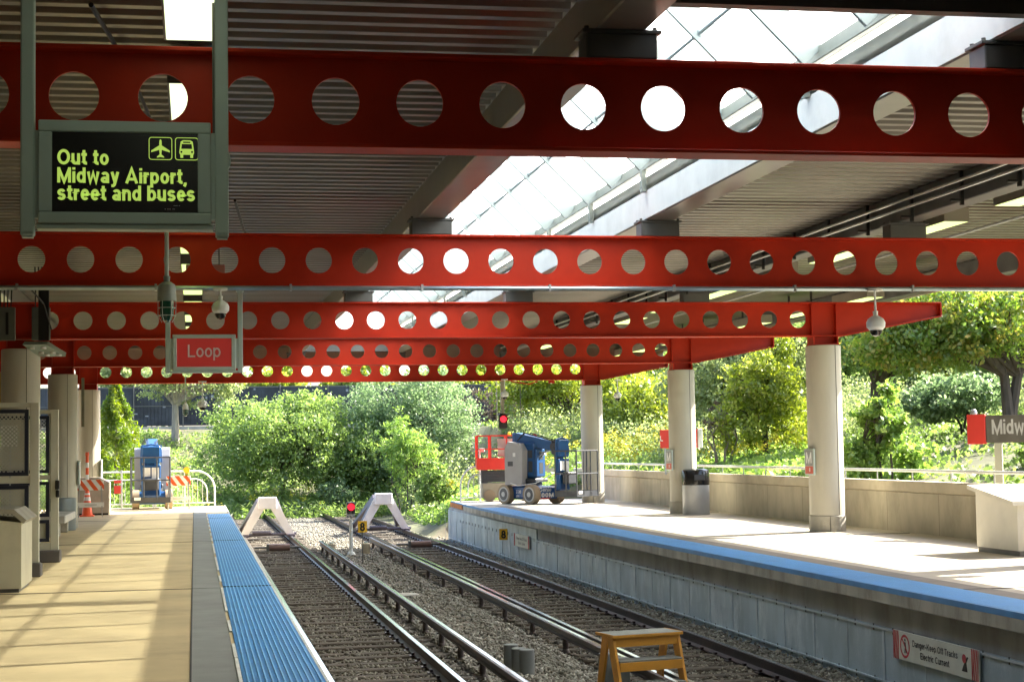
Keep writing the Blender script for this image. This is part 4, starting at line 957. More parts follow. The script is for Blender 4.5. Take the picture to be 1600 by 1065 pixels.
# barricades
def barricade(loc, rz, lab, lamp):
    t = thing('barricade', lab, 'barricade', loc, rz=rz, group='striped barricades on the left platform')
    for s_ in (-1, 1):
        b = MB(); b.add([(s_*.33-.015, -.28, 0), (s_*.33+.015, -.28, 0), (s_*.30+.015, -.03, 1.0), (s_*.30-.015, -.03, 1.0), (s_*.33-.015, -.24, 0), (s_*.33+.015, -.24, 0), (s_*.30+.015, .01, 1.0), (s_*.30-.015, .01, 1.0)], [(0, 1, 2, 3), (4, 5, 6, 7), (0, 1, 5, 4), (1, 2, 6, 5), (2, 3, 7, 6), (3, 0, 4, 7)]); b.build('leg', galv, t)
        b = MB(); b.add([(s_*.33-.015, .28, 0), (s_*.33+.015, .28, 0), (s_*.30+.015, .03, 1.0), (s_*.30-.015, .03, 1.0), (s_*.33-.015, .24, 0), (s_*.33+.015, .24, 0), (s_*.30+.015, -.01, 1.0), (s_*.30-.015, -.01, 1.0)], [(0, 1, 2, 3), (4, 5, 6, 7), (0, 1, 5, 4), (1, 2, 6, 5), (2, 3, 7, 6), (3, 0, 4, 7)]); b.build('leg', galv, t)
    b = MB(); b.box(-.38, .38, -.055, -.03, .76, 1.06, bev=.005); bd = b.build('board', white_e, t)
    b = MB()
    for k in range(-2, 5):
        x0 = -.38+.26*k; poly = [(x0, 1.06), (x0+.13, 1.06), (x0+.13+.22, .76), (x0+.22, .76)]
        if -.40 < x0 and x0+.35 < .39: b.prism(poly, -.0575, -.0555)
        elif x0 < -.38 and x0+.35 > -.38: 
            b.prism([(max(-.38, x0+.22-.001 - (0)), .76), (max(-.379, x0+.35), .76), (-.38, .76+.30*(min(1, (x0+.35+.38)/.22)))], -.0575, -.0555)
        elif x0 < .38 and x0 > 0.0: b.prism([(x0, 1.06), (min(.38, x0+.13), 1.06), (.38, 1.06-.30*(.38-min(.38, x0+.13))/.22 if x0+.13 < .38 else 1.05), (.38, 1.06-.30*min(1, (.38-x0)/.22))], -.0575, -.0555)
    b.build('stripes', mat('barricade_orange', (.80, .11, .02), .5), bd)
    b = MB(); b.box(-.38, .38, -.20, -.185, .28, .42, bev=.004); lo = b.build('lower_board', white_e, t); b = MB(); b.box(-.16, .18, -.2025, -.201, .33, .37); b.build('lettering', silver, lo)
    if lamp:
        b = MB(); b.cyl((.25, -.03, 1.24), (.25, .03, 1.24), .095, n=20); lm = b.build('beacon', mat('amber', (.95, .42, .02), .3, emit=(1, .4, .02), es=.2), t); b = MB(); b.box(.2, .3, -.04, .04, 1.06, 1.15); b.build('beacon_base', mat('beacon_green', (.3, .35, .05), .6), lm)
barricade((-2.93, 50.4, 0), R(3), 'orange and white barricade in front of the traffic cone', False)
barricade((-.50, 55.3, 0), R(-2), 'red and white barricade with a round amber lamp', True)
# traffic cone with channelizer top
t = thing('traffic_cone', 'orange traffic cone with a striped marker pole on top', 'cone', (-3.05, 50.95, 0))
b = MB(); b.box(-.2, .2, -.2, .2, 0, .04, bev=.01); b.lathe([(.155, .04), (.06, .72), (.045, .74)], n=20); b.build('body', orange, t)
for pr_ in ([(.098, .45), (.083, .56)], [(.075, .62), (.068, .67)]): b = MB(); b.lathe(pr_, n=20); b.build('band', white_e, t)
b = MB(); b.cyl((0, 0, .72), (0, 0, 1.75), .045, n=12); b.cyl((0, 0, 1.75), (0, 0, 1.85), .06, .05, n=12); po = b.build('marker_pole', orange, t)
for z in (1.05, 1.4): b = MB(); b.cyl((0, 0, z), (0, 0, z+.15), .048, n=12); b.build('band', white_e, po)

# white platform-end railings with curved arch
def arch_fence(loc, x0, x1, flip, lab, tilt=0):
    t = thing('end_railing', lab, 'railing', loc, rz=tilt); m = white_p
    b = MB(); s_ = -1 if flip else 1; xr = x1; r = .62
    pts = [(x0, 0, 1.18)]; 
    cx = x1-r if not flip else x0+r
    b.cyl((min(x0, x1), 0, .12), (max(x0, x1), 0, .12), .022, n=8)
    if not flip:
        pts = [(x0, 0, 1.18), (cx, 0, 1.18)]+[(cx+r*math.sin(a), 0, .56+r*math.cos(a)) for a in np.linspace(.15, math.pi/2, 8)]+[(x1, 0, 0)]
        pts2 = [(x0, 0, .92), (cx-.05, 0, .92)]+[(cx-.05+.42*math.sin(a), 0, .50+.42*math.cos(a)) for a in np.linspace(.15, math.pi/2, 8)]+[(cx+.37, 0, .12)]
    else:
        pts = [(x1, 0, 1.18), (cx, 0, 1.18)]+[(cx-r*math.sin(a), 0, .56+r*math.cos(a)) for a in np.linspace(.15, math.pi/2, 8)]+[(x0, 0, 0)]
        pts2 = [(x1, 0, .92), (cx+.05, 0, .92)]+[(cx+.05-.42*math.sin(a), 0, .50+.42*math.cos(a)) for a in np.linspace(.15, math.pi/2, 8)]+[(cx-.37, 0, .12)]
    b.tube(pts, .028, n=8); b.tube(pts2, .02, n=8); b.build('top_rail', m, t)
    n = int((x1-x0)/.19)
    for k in range(n):
        x = x0+.1+(x1-x0-.5)*k/max(1, n-1) if not flip else x0+.45+(x1-x0-.5)*k/max(1, n-1)
        b = MB(); b.box(x-.01, x+.01, -.01, .01, .12, .92); b.build('baluster', m, t)
    for x in (x0+.02, (x0+x1)/2):
        if flip and x == x0+.02: continue
        b = MB(); b.box(x-.03, x+.03, -.03, .03, 0, 1.25); b.build('post', m, t)
    return t
arch_fence((0, 58.2, 0), -1.3, .66, False, 'white tube railing with a curved end at the left platform end')
t = arch_fence((0, 58.2, 0), -3.4, -1.35, False, 'white tube railing with red notices beside the left blue lift')
b = MB(); b.box(-2.62, -2.40, -.05, -.04, .82, .92); b.box(-2.62, -2.40, -.05, -.04, .48, .74); b.build('notice', red_sign, t)
arch_fence((0, 57.4, 0), 8.85, 10.6, True, 'white tube railing with a curved end at the right platform end')
t = thing('post_light', 'thin white post with a small lamp head at the right platform end', 'lamp', (9.55, 57.6, 0)); b = MB(); b.cyl((0, 0, 0), (0, 0, 1.7), .025, n=8); b.build('post', white_p, t); b = MB(); b.box(-.03, .16, -.08, .08, 1.66, 1.78, bev=.02); b.build('head', white_p, t)

# ================================================================== LIFTS
def boom_lift(loc, rz_chassis, rz_turret, lab, txt=True):
    t = thing('boom_lift', lab, 'boom lift', loc)
    C_ = Matrix.Rotation(rz_chassis, 4, 'Z')
    # chassis: long axis local x
    b = MB(); b.box(-.80, .80, -.46, .46, .16, .56, bev=.05); ch = b.build('chassis', lift_b, t); ch.rotation_euler.z = rz_chassis
    for x in (-.62, .62):
        for s_ in (-1, 1):
            b = MB(); b.cyl((0, -.11, 0), (0, .11, 0), .31, n=30); 
            wt = b.build('wheel', tyre, t); wt.location = C_ @ Vector((x, s_*.52, .31)); wt.rotation_euler.z = rz_chassis
            b = MB(); b.cyl((0, s_*.11, 0), (0, s_*.118, 0), .235, n=26); b.cyl((0, s_*.1, 0), (0, s_*.135, 0), .08, n=14); b.build('rim', mat('rim_white', (.45, .45, .43), .5), wt)
            b = MB(); b.cyl((0, s_*.1185, 0), (0, s_*.121, 0), .19, n=26); b.build('hub', lift_k, wt)
    if txt:
        text('Genie', .13, white_e, ch, (.803, -.36, .39), rot=(R(90), 0, R(90)), width=.5); text('100M', .14, white_e, ch, (.803, -.38, .215), rot=(R(90), 0, R(90)), width=.62, wgt=.22)
        b = MB(); b.box(.802, .806, -.38, .1, .17, .195); b.build('stripe', red_sign, ch)
        text('Z-30', .10, white_e, ch, (-.2, -.463, .34), rot=(R(90), 0, 0)); text('20N', .07, white_e, ch, (-.2, -.463, .22), rot=(R(90), 0, 0))
    T_ = thing('turret_frame', None, None); del T_
    T = bpy.data.objects.new('turret', MBm(lambda b: (b.lathe([(.36, .57), (.36, .66), (.30, .70), (.05, .70)], n=24), b.box(-.62, .42, -.36, .36, .68, .80, bev=.03))))
    COL.objects.link(T); T.parent = t; T.rotation_euler.z = rz_turret; T.data.materials.append(lift_k)
    def part(name, m, fn, smooth=True):
        b = MB(); fn(b); return b.build(name, m, T, smooth)
    # tall grey covers either side of the mast
    for s_ in (-1, 1):
        part('cover', lift_g, lambda b: b.prism([(-.62, .62), (.04, .62), (.06, 1.7), (-.08, 1.92), (-.50, 1.98), (-.62, 1.75)], s_*.26, s_*.56, 'y'))
        part('vent', lift_k, lambda b: (b.box(-.5, -.3, s_*.56, s_*.566, 1.2, 1.35), b.box(-.626, -.62, s_*.30, s_*.36, 1.25, 1.7)))
    part('mast', lift_b, lambda b: (b.box(-.45, .30, -.22, .22, .82, 1.95, bev=.04), b.box(.30, .40, -.25, .25, .85, 1.75, bev=.03), b.box(-.3, .30, -.25, -.222, .9, 1.8, bev=.01)))
    part('recess', lift_k, lambda b: (b.box(.4, .406, -.1, .1, .95, 1.3), b.box(.4, .406, -.1, .1, 1.4, 1.65), b.box(.08, .24, -.256, -.251, 1.0, 1.35), b.box(.08, .24, -.256, -.251, 1.45, 1.7)))
    part('boom', lift_b, lambda b: (b.add([(-.55, -.17, 1.95), (-.55, .17, 1.95), (-.45, .17, 2.26), (-.45, -.17, 2.26), (.95, -.15, 1.66), (.95, .15, 1.66), (1.0, .15, 1.95), (1.0, -.15, 1.95)], [(0, 1, 2, 3), (4, 5, 6, 7), (0, 1, 5, 4), (1, 2, 6, 5), (2, 3, 7, 6), (3, 0, 4, 7)]), b.box(-.62, -.42, -.18, .18, 1.75, 2.26, bev=.05)))
    part('boom_head', lift_k, lambda b: (b.box(.88, 1.12, -.16, .16, 1.55, 2.0, bev=.04), b.cyl((1.0, -.2, 1.8), (1.0, .2, 1.8), .12, n=14)))
    part('jib', lift_b, lambda b: (b.box(1.06, 1.20, -.12, .12, .45, 1.9, bev=.03), b.box(1.14, 1.30, -.30, .30, .42, .95, bev=.04), b.box(1.16, 1.28, -.30, .30, 1.0, 1.42, bev=.02), b.box(1.14, 1.30, -.30, .30, 1.47, 2.02, bev=.04), b.tube([(1.18, -.28, .8), (1.18, -.32, 1.5), (1.2, -.3, 2.02), (1.2, 0, 2.07), (1.2, .3, 2.02), (1.18, .32, 1.5)], .03, n=8)))
    bk = part('basket', lift_k, lambda b: (b.box(1.32, 2.16, -.62, .62, .24, .28), [b.tube([(1.34, y, z), (2.14, y, z)], .022, n=6) for y in (-.6, .6) for z in (.95, 1.66)], [b.tube([(x, -.6, z), (x, .6, z)], .022, n=6) for x in (1.34, 2.14) for z in (.95, 1.66)], [b.tube([(x, y, .25), (x, y, 1.66)], .022, n=6) for x in (1.34, 1.74, 2.14) for y in (-.6, .6)], [b.tube([(2.14, y, .3), (2.14, y, 1.66)], .02, n=6) for y in (-.2, .2)], b.box(1.34, 2.14, -.61, -.60, .28, .42), b.box(1.34, 2.14, .60, .61, .28, .42), b.box(2.13, 2.145, -.6, .6, .28, .42)))
    part('control_box', lift_k, lambda b: (b.box(1.36, 1.60, -.25, .25, .62, 1.0, bev=.03)))
    for q in ((1.301, 1.305, -.25, -.02, 1.05, 1.34), (1.301, 1.305, .02, .25, .95, 1.34), (1.285, 1.29, -.09, .05, .55, .7), (2.146, 2.15, -.5, -.3, .33, .42), (-.3, -.2, -.567, -.563, 1.5, 1.62)): part('decal', white_e, lambda b: b.box(*q))
    0 and part('decal', white_e, lambda b: (b.box(1.301, 1.305, -.25, -.02, 1.05, 1.34), b.box(1.301, 1.305, .02, .25, .95, 1.34), b.box(1.285, 1.29, -.09, .05, .55, .7), b.box(2.146, 2.15, -.5, -.3, .33, .44), b.box(-.3, -.2, -.567, -.563, 1.5, 1.62)))
    part('cylinder', galv, lambda b: (b.cyl((-.3, -.1, 1.3), (.85, -.05, 1.72), .035, n=10), b.cyl((-.3, .1, 1.0), (.5, .08, 1.6), .03, n=10)))
    part('hose', black, lambda b: [b.tube([(-.4, y, 2.0), (-.1, y*1.3, 2.25), (.5, y, 2.1), (.95, y, 1.98), (1.2, y*1.5, 1.4), (1.25, y, .9)], .018, n=6) for y in (-.16, -.11, .14)])
    part('cable', white_p, lambda b: b.tube([(-.6, -.52, .72), (-.1, -.60, .58), (.6, -.62, .66), (1.1, -.64, .86), (1.34, -.63, .98)], .014, n=6))
    return t
def MBm(fn):
    b = MB(); fn(b); me = bpy.data.meshes.new('turret'); me.from_pydata(b.v, [], b.f); bm = bmesh.new(); bm.from_mesh(me); bmesh.ops.recalc_face_normals(bm, faces=bm.faces); bm.to_mesh(me); bm.free(); return me
_t = thing
def thing(name, label, cat, loc=(0, 0, 0), rz=0, group=None):
    if name == 'turret_frame': return None
    return _t(name, label, cat, loc, rz, group)
boom_lift((10.55, 53.7, 0), R(-60), R(-46), 'blue and grey boom lift on the right platform with its basket toward the column')
boom_lift((-1.36, 57.0, 0), R(-88), R(-90), 'blue boom lift on the left platform with its basket facing the camera', txt=False)
# scissor lift (red platform)
t = thing('scissor_lift', 'red railed scissor lift behind the right blue boom lift', 'scissor lift', (10.35, 57.0, 0), rz=R(-6))
b = MB(); b.box(-.85, .85, -.4, .4, .12, .62, bev=.03); b.build('base', mat('scis_base', (.30, .27, .2), .6, var=.2), t)
for x in (-.6, .6):
    for y in (-.40, .40): b = MB(); b.cyl((x, y-.06, .2), (x, y+.06, .2), .2, n=20); b.build('wheel', tyre, t)
b = MB()
for z in (.64, .74, .84, .94): b.box(-.75, .75, -.34, -.29, z, z+.07); b.box(-.75, .75, .29, .34, z+.02, z+.09)
b.box(-.85, -.65, -.3, .3, .62, 1.05); b.build('scissor_arms', lift_k, t)
b = MB(); b.box(-1.0, 1.0, -.42, .42, 1.06, 1.14); b.box(-1.0, 1.0, -.43, -.42, 1.14, 1.45); b.box(-1.0, 1.0, .42, .43, 1.14, 1.45); b.box(-1.01, -1.0, -.42, .42, 1.14, 1.45); b.build('deck', red_sign, t)
b = MB()
for z in (1.75, 2.2):
    for y in (-.41, .41): b.box(-1.0, 1.0, y-.02, y+.02, z-.02, z+.02)
    for x in (-.99, .99): b.box(x-.02, x+.02, -.41, .41, z-.02, z+.02)
for x in (-.99, -.55, .0, .5, .99):
    for y in (-.41, .41): b.box(x-.025, x+.025, y-.025, y+.025, 1.14, 2.2)
b.build('guard_rail', red_sign, t); b = MB(); b.box(-.30, .25, -.3, -.28, 1.5, 2.1); b.build('panel', mat('sc_panel', (.42, .42, .38), .6), t)
b = MB(); b.lathe([(.05, 2.22), (.05, 2.3), (.02, 2.33)], c=(.1, -.3, 0), n=12); b.build('beacon', MATS['amber'], t)

# ================================================================== FENCE
t = thing('screened_fence', 'tall dark screened fence on a concrete curb beyond the tracks', 'fence', (5, 94, 3.02))
scr = mat('fence_screen', (.030, .036, .050), .7, var=.5, scale=1.2, bump=.4, bscale=8, dirt=(.012, .014, .02), dirt_amt=.8, dscale=.5)
b = MB(); x = -24.0
while x < 18: b.box(x, x+.15, -.02, .02, .26, 2.35); b.box(x+.15, x+.19, .0, .03, .26, 2.33); x += .19
b.build('screen', scr, t)
b = MB(); b.box(-24, 18, -.09, .14, -.6, .22, bev=.01); b.build('curb', conc, t)
b = MB(); b.box(-24, 18, -.04, -.02, 2.28, 2.34); b.box(-24, 18, -.04, -.02, 1.3, 1.34); b.build('top_rail', steel, t)
for k in range(17): b = MB(); b.cyl((-23.8+2.6*k, -.05, .2), (-23.8+2.6*k, -.05, 2.42), .035, n=8); b.build('post', steel, t)
b = MB()
for k in range(26): x = rnd.uniform(-9, 8); z = rnd.uniform(.5, 2.2); b.box(x, x+rnd.uniform(.1, .2), -.032, -.028, z, z+rnd.uniform(.06, .14))
b.build('patch', mat('fence_patch', (.2, .22, .26), .7), t)
# ================================================================== VEGETATION
LEAF = np.array([(0, -.5, 0), (.28, 0, .06), (0, .5, 0), (-.28, 0, .06)]); LEAFF = [(0, 1, 2, 3)]
NARROW = np.array([(0, -.6, 0), (.13, 0, .03), (0, .6, 0), (-.13, 0, .03)])
def blob_points(blobs, n, rs, clump=.16, per=26, shell=.55):
    vol = np.array([b[3]*b[4]*b[5] for b in blobs])**.75; vol = vol/vol.sum(); out = []; tn = []
    nc = max(1, n//per)
    idx = rs.choice(len(blobs), nc, p=vol)
    B_ = np.array(blobs)[idx]
    d = rs.normal(size=(nc, 3)); d /= np.linalg.norm(d, axis=1)[:, None]
    rad = rs.uniform(shell, 1.05, nc)**.8*np.where(rs.uniform(size=nc) < .14, rs.uniform(1.05, 1.32, nc), 1)
    C = B_[:, :3]+d*B_[:, 3:6]*rad[:, None]
    ct = rs.uniform(-.28, .28, nc)
    cs = clump*B_[:, 3:6].mean(1)*rs.uniform(.6, 1.4, nc)
    P = np.repeat(C, per, 0)+rs.normal(size=(nc*per, 3))*np.repeat(cs, per)[:, None]*np.array([1, 1, .75])
    T = np.clip(.5+np.repeat(ct, per)+rs.normal(size=nc*per)*.14, 0, 1)
    return P, T
LM = {
 'green': mat_leaf('leaf_green', (.09, .135, .035), (.17, .245, .07), (.29, .37, .13)),
 'bluegreen': mat_leaf('leaf_bluegreen', (.09, .14, .065), (.16, .23, .11), (.28, .36, .19)),
 'yellow': mat_leaf('leaf_yellowgreen', (.12, .16, .025), (.24, .29, .05), (.40, .42, .10), .5),
 'bright': mat_leaf('leaf_bright', (.10, .165, .04), (.20, .30, .075), (.34, .42, .13), .5),
 'grey': mat_leaf('leaf_greygreen', (.12, .145, .06), (.20, .245, .10), (.32, .37, .17)),
 'rust': mat_leaf('leaf_rust_tipped', (.09, .15, .03), (.17, .25, .05), (.36, .28, .08)),
 'conifer': mat_leaf('leaf_conifer', (.06, .11, .012), (.13, .19, .02), (.23, .27, .04)),
 'dry': mat_leaf('leaf_dry', (.06, .045, .035), (.11, .085, .06), (.17, .14, .09), .2),
}
seedc = [100]
def tree(name, lab, cat, base, blobs, n, leaf, kind, size, trunkr=.09, bark=None, group=None, tmpl=LEAF, per=26, clump=.16, stems=1, shell=.5):
    seedc[0] += 1; rs = np.random.RandomState(seedc[0]); t = thing(name, lab, cat, base, group=group)
    P, T = blob_points(blobs, n, rs, clump, per, shell)
    scatter_mesh('crown', LM[kind], tmpl, LEAFF, P, leaf*rs.uniform(.6, 1.3, len(P)), rs, t, tints=T)
    b = MB(); r0 = random.Random(seedc[0])
    for s_ in range(stems):
        ox, oy = (r0.uniform(-.25, .25), r0.uniform(-.2, .2)) if stems > 1 else (0, 0)
        ztop = max(bb[2] for bb in blobs)
        tx, ty = (r0.uniform(-.8, .8)*(stems > 1)*1.2, r0.uniform(-.3, .3))
        fork = Vector((ox*1.5+tx*.35, oy+ty*.3, ztop*.42))
        b.tube([(ox, oy, -.5), (ox*1.1+tx*.1, oy, ztop*.16), fork], trunkr, n=8, taper=[trunkr*1.25, trunkr, trunkr*.8])
        for bb in (blobs if stems == 1 else [blobs[k] for k in range(s_, len(blobs), stems)]):
            for q in range(2):
                e = Vector((bb[0]+r0.uniform(-.5, .5)*bb[3], bb[1]+r0.uniform(-.5, .5)*bb[4], bb[2]+r0.uniform(-.1, .7)*bb[5])); m_ = fork.lerp(e, .5)+Vector((r0.uniform(-.2, .2), 0, r0.uniform(0, .35)))
                b.tube([fork, m_, e], trunkr, n=6, taper=[trunkr*.65, trunkr*.42, trunkr*.1])
                for z in range(2):
                    e2 = m_.lerp(e, .4)+Vector((r0.uniform(-.6, .6)*bb[3], r0.uniform(-.4, .4)*bb[4], r0.uniform(-.2, .5)*bb[5])); b.tube([m_.lerp(e, .2), e2], trunkr, n=5, taper=[trunkr*.3, trunkr*.06])
    b.build('trunk', bark or barkm, t)
    return t
def rb(cx, cy, cz, w, d, h, n, seed, k=.42):
    """a loose set of blobs filling an ellipsoid w x d x h (half sizes)"""
    r0 = random.Random(seed); out = [(cx, cy, cz, w*.62, d*.62, h*.62)]
    for i in range(n):
        a = r0.uniform(0, 2*math.pi); u = r0.uniform(-.8, .95); q = math.sqrt(max(0, 1-u*u))
        out.append((cx+math.cos(a)*q*w*.66, cy+math.sin(a)*q*d*.66, cz+u*h*.64, w*k*r0.uniform(.7, 1.2), d*k*r0.uniform(.7, 1.2), h*k*r0.uniform(.6, 1.1)))
    return out
# conifer at the left platform end
t = thing('conifer', 'narrow yellow-green conifer left of the blue boom lift', 'tree', (-2.75, 62.5, 0)); rs = np.random.RandomState(5)
n = 15000; zz = rs.power(1.25, n)*0+rs.uniform(0, 1, n)**1.15; rad = (1-zz)**.8*(1.35+.22*np.sin(zz*34)+.1*rs.normal(size=n)); a = rs.uniform(0, 2*math.pi, n)+zz*3
rr2 = rad*rs.uniform(.45, 1, n)**.6; lob = 1+.25*np.sin(a*5+zz*12)
P = np.stack([rr2*lob*np.cos(a), rr2*lob*np.sin(a), .25+zz*4.0-rr2*.25+.25*rs.uniform(0, 1, n)], 1)
scatter_mesh('crown', LM['conifer'], NARROW, LEAFF, P, .17*rs.uniform(.5, 1.3, n), rs, t, tints=np.clip(.5+.3*np.sin(a*3+zz*15)+rs.normal(size=n)*.15, 0, 1))
b = MB(); b.tube([(0, 0, -.4), (0, 0, 2), (0, 0, 4.1)], .07, taper=[.1, .06, .01]); b.build('trunk', barkg, t)
H = height
tree('tree', 'grey-barked tree standing at the dark fence with drooping leaves', 'tree', (-.95, 88.5, 2.4), rb(.5, 0, 3.6, 3.5, 2, 1.7, 9, 31)+[(2.2, 0, 2.6, 1.0, .8, .7), (.9, 0, 2.3, .8, .8, .5), (-1.3, 0, 2.6, .7, .7, .5)], 9000, .16, 'grey', 0, .19, barkg)
tree('large_shrub', 'broad rounded green shrub behind the left buffer stop', 'shrub', (4.0, 80, -.9), rb(0, 0, 3.0, 3.6, 2.5, 3.2, 16, 41)+[(-2.6, 0, 1.8, 1.3, 1.2, 1.4), (2.6, 0, 1.9, 1.4, 1.2, 1.6)], 38000, .155, 'green', 0, .12, clump=.14)
tree('large_shrub', 'tall dense green shrub behind the right buffer stop', 'shrub', (10.2, 81, -.8), rb(0, 0, 3.6, 3.7, 2.5, 3.5, 16, 43), 34000, .15, 'bluegreen', 0, .12, clump=.14)
tree('large_shrub', 'middle shrub filling the gap between the two big shrubs', 'shrub', (7.0, 80, -.8), rb(0, 0, 2.5, 2.3, 1.8, 2.6, 10, 44), 17000, .15, 'green', 0, .08, clump=.15)
tree('sapling', 'pale leafy sapling clump right of the right buffer stop', 'shrub', (9.0, 73.5, -1.0), rb(0, 0, 2.1, 1.6, 1.2, 2.0, 9, 45)+[(-.2, 0, 3.7, .4, .35, .8)], 9000, .17, 'bright', 0, .03, stems=4, tmpl=NARROW, shell=.2)
tree('shrub', 'small pale shrub at the right end of the right track', 'shrub', (9.7, 68.6, -.6), rb(0, 0, .9, 1.0, .8, 1.0, 6, 46), 3500, .14, 'green', 0, .03, stems=3)
tree('shrub', 'low green bush below the left large shrub', 'shrub', (6.4, 78.2, -1.0), rb(0, 0, .7, 1.1, .8, .8, 6, 47), 4000, .14, 'bluegreen', 0, .03, stems=3)
tree('dark_shrub', 'dark bare-twigged shrub against the fence behind the hanging signal', 'shrub', (15.8, 89, 2.6), rb(0, 0, 1.2, 2.6, 1.2, 1.5, 8, 48), 5000, .12, 'dry', 0, .06, stems=5, shell=.1)
tree('tree', 'yellow-green tree above the red scissor lift', 'tree', (17.2, 78, 1.9), rb(-.6, 0, 2.0, 3.4, 2.0, 1.9, 10, 51), 14000, .17, 'yellow', 0, .12)
tree('tree', 'bright yellow-green tree left of the far right column', 'tree', (18.6, 72, 1.8), rb(0, 0, 1.9, 3.0, 2.2, 2.2, 12, 52), 24000, .17, 'yellow', 0, .13)
tree('tree', 'light green tree right of the far right column', 'tree', (22.6, 74, 2.2), rb(0, 0, 2.0, 3.6, 2.2, 2.4, 12, 53), 26000, .17, 'bright', 0, .13)
tree('large_tree', 'big grey-green tree between the two nearest right columns', 'tree', (19.9, 60, 1.8), rb(0, 0, 2.5, 3.4, 2.4, 2.5, 16, 54)+[(-1.5, -1, 1.8, 1.8, 1.2, 1.2), (1.6, -.5, 2.0, 1.6, 1.2, 1.3)], 42000, .14, 'grey', 0, .22, stems=2, clump=.13)
tree('tree', 'yellow-tipped tree just left of the nearest right column', 'tree', (18.5, 54, 1.5), rb(.2, 0, 2.2, 1.5, 1.4, 2.2, 10, 55)+[(-.8, 0, .8, .9, .8, .8), (1.0, 0, 1.0, .9, .8, .9)], 16000, .15, 'yellow', 0, .1)
tree('large_tree', 'dark forked tree with several black trunks behind the bright sapling', 'tree', (21.8, 52, 1.9), rb(0, 0, 3.3, 3.4, 2.4, 1.6, 14, 56), 30000, .15, 'green', 0, .24, stems=5, clump=.14)
tree('large_tree', 'tree with rust-tipped leaves overhanging the station name sign', 'tree', (21.4, 43, 1.9), rb(-.4, 0, 2.9, 3.4, 2.2, 1.7, 16, 57)+[(-2.8, 0, 2.6, 1.3, 1.2, .9)], 36000, .15, 'rust', 0, .16, stems=2, clump=.13)
tree('shrub', 'blue-green shrub below the rust-tipped tree', 'shrub', (22.2, 47, 2.0), rb(0, 0, 1.1, 1.9, 1.2, 1.0, 7, 58), 9000, .15, 'bluegreen', 0, .04, stems=4)
tree('sapling', 'bright broad-leaved sapling right of the nearest column', 'shrub', (16.15, 38.5, .8), rb(0, 0, 1.1, .75, .7, 1.0, 9, 59)+[(.2, 0, 2.2, .28, .25, .5), (-.55, 0, .6, .5, .5, .5), (.7, 0, .6, .5, .5, .5)], 4200, .17, 'bright', 0, .03, stems=4, shell=.1, clump=.22)
tree('shrub', 'leafy bush on the bank under the station name sign', 'shrub', (18.9, 35, 1.3), rb(0, 0, .5, 1.4, 1.0, .6, 6, 60), 5000, .13, 'bright', 0, .03, stems=3)
tree('bare_shrub', 'pale leafless shrub behind the red platform sign', 'shrub', (17.0, 54, 1.2), rb(0, 0, 1.2, .9, .6, 1.0, 6, 61), 350, .1, 'dry', 0, .035, barkg, stems=5)
# row of background trees closing the view
bgrow = [(10, 104, 'yellow', 4.0), (17, 105, 'yellow', 5), (25, 94, 'grey', 5.5), (32, 90, 'bright', 6), (30, 78, 'green', 5.0), (37, 74, 'grey', 5.5), (31, 66, 'grey', 4.5), (30, 56, 'green', 4.8), (35, 64, 'yellow', 5.5), (30, 47, 'bluegreen', 4.5), (44, 70, 'green', 7), (28.5, 39, 'green', 4.0), (4, 106, 'yellow', 4.2), (-3, 105, 'grey', 4.6)]
places = ('behind the fence left of centre', 'behind the fence right of centre', 'behind the bank past the far column', 'far right of the fence corner', 'behind the light green tree', 'far behind the nearest column gap', 'behind the big grey-green tree', 'behind the dark forked tree', 'on the skyline between the columns', 'behind the rust-tipped tree', 'farthest back on the right skyline', 'at the right picture edge', 'behind the fence above the left shrub', 'behind the fence above the grey trunk')
for k, (x, y, kd, h) in enumerate(bgrow):
    tree('background_tree', '%s background tree %s' % ({'yellow': 'yellow-green', 'grey': 'grey-green', 'bright': 'light green', 'green': 'mid green', 'bluegreen': 'blue-green'}[kd], places[k]), 'tree', (x, y, 2.8), rb(0, 0, h*.55, h*.8, h*.5, h*.62, 11, 70+k), 15000, .26, kd, 0, .2, group='background trees', clump=.15)

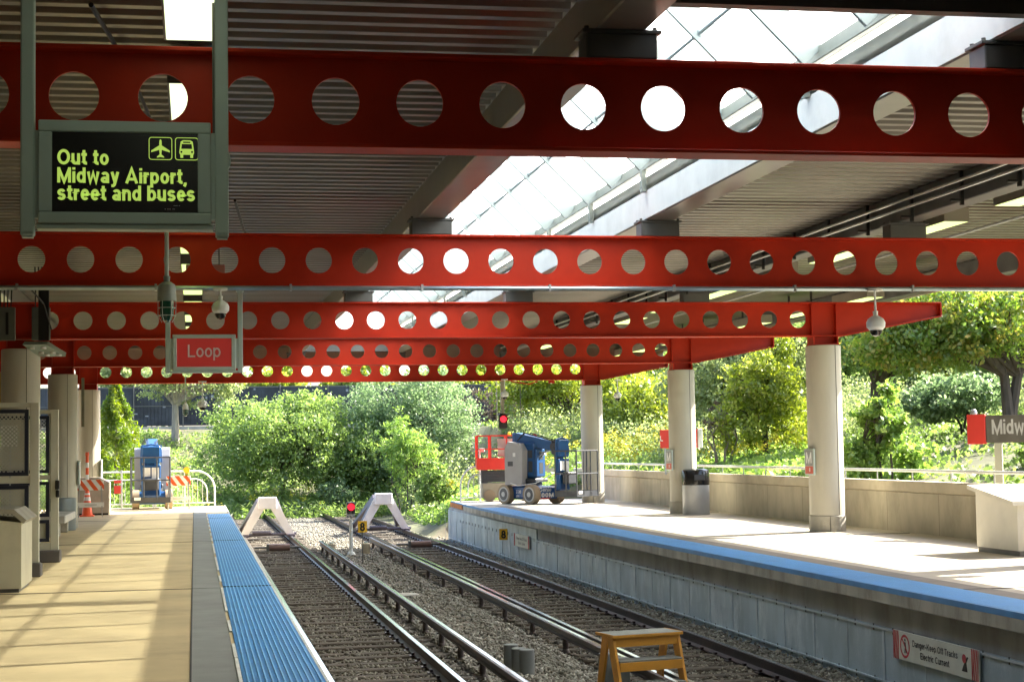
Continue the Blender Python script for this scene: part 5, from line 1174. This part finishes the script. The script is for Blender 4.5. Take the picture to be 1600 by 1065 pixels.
# ground cover, grass, goldenrod (stuff)
rs = np.random.RandomState(77)
def cover(name, lab, regs, leaf, kind, tmpl, zr, seed):
    rs = np.random.RandomState(seed); P = []
    for (x0, x1, y0, y1, n) in regs:
        # clumpy
        nc = n//30; cx = rs.uniform(x0, x1, nc); cy = rs.uniform(y0, y1, nc); hh = rs.uniform(.2, 1, nc)*zr
        X = np.repeat(cx, 30)+rs.normal(size=nc*30)*.28; Y_ = np.repeat(cy, 30)+rs.normal(size=nc*30)*.28; Z = np.repeat(hh, 30)*rs.uniform(0, 1, nc*30)
        ok = ~((X < 14.0) & (Y_ < 60.0)) & ~((X > .3) & (X < 8.6) & (Y_ < 76)); X, Y_, Z = X[ok], Y_[ok], Z[ok]
        P.append(np.stack([X, Y_, np.array([H(a, b_) for a, b_ in zip(X, Y_)])+Z], 1))
    P = np.concatenate(P); T = np.clip(.5+.25*np.sin(P[:, 0]*1.7)*np.sin(P[:, 1]*1.3)+rs.normal(size=len(P))*.15, 0, 1)
    o = scatter_mesh(name, LM[kind], tmpl, LEAFF, P, leaf*rs.uniform(.6, 1.4, len(P)), rs, tints=T); return tag(o, lab, 'plants', kind='stuff')
cover('ground_cover', 'low leafy green plants covering the banks', [(-12, 14, 77, 90.3, 32000), (-12, .4, 60, 77, 9000), (9.2, 14, 60, 77, 8000), (14, 32, 44, 84, 52000), (14.2, 22, 30, 44, 3000)], .16, 'green', LEAF, .35, 1)
cover('undergrowth', 'tangled pale undergrowth below the trees on the right bank', [(16, 30, 56, 80, 52000), (24, 30, 44, 56, 12000), (9, 16, 70, 80, 12000)], .12, 'grey', LEAF, 1.7, 9)
cover('vines', 'bright leafy vines behind the parapet rail', [(14.3, 20, 47, 60, 22000), (14.3, 17, 38, 47, 5000), (8.9, 14, 60, 72, 7000), (8.2, 9.6, 60, 66, 900)], .17, 'bright', LEAF, .45, 2)
cover('tall_weeds', 'tall upright weeds beyond the track ends', [(-4, 9.5, 76.5, 80, 16000), (14.3, 20, 56, 68, 9000), (-6, 1, 60, 66, 7000)], .20, 'green', NARROW, .8, 3)
def mat_flower(): return mat('goldenrod_flower', (.62, .55, .03), .8)
P = []
for (x0, x1, y0, y1, n, zr) in ((14.6, 19, 58, 68, 3000, 1.15), (2.5, 6.4, 76.8, 79, 260, .9), (-.6, 1.0, 61, 64, 120, 1.0), (9.5, 13.5, 61, 66, 500, 1.2), (16.5, 19.5, 50, 58, 700, .9)):
    nc = n//20; cx = rs.uniform(x0, x1, nc); cy = rs.uniform(y0, y1, nc); hh = zr*rs.uniform(.6, 1.1, nc)
    X = np.repeat(cx, 20)+rs.normal(size=nc*20)*.09; Y_ = np.repeat(cy, 20)+rs.normal(size=nc*20)*.09; Z = np.repeat(hh, 20)+rs.normal(size=nc*20)*.1
    P.append(np.stack([X, Y_, np.array([H(a, b_) for a, b_ in zip(X, Y_)])+Z], 1))
P = np.concatenate(P); o = scatter_mesh('goldenrod', mat_flower(), LEAF, LEAFF, P, rs.uniform(.05, .12, len(P)), rs); tag(o, 'yellow goldenrod flower heads on the bank', 'flowers', kind='stuff')
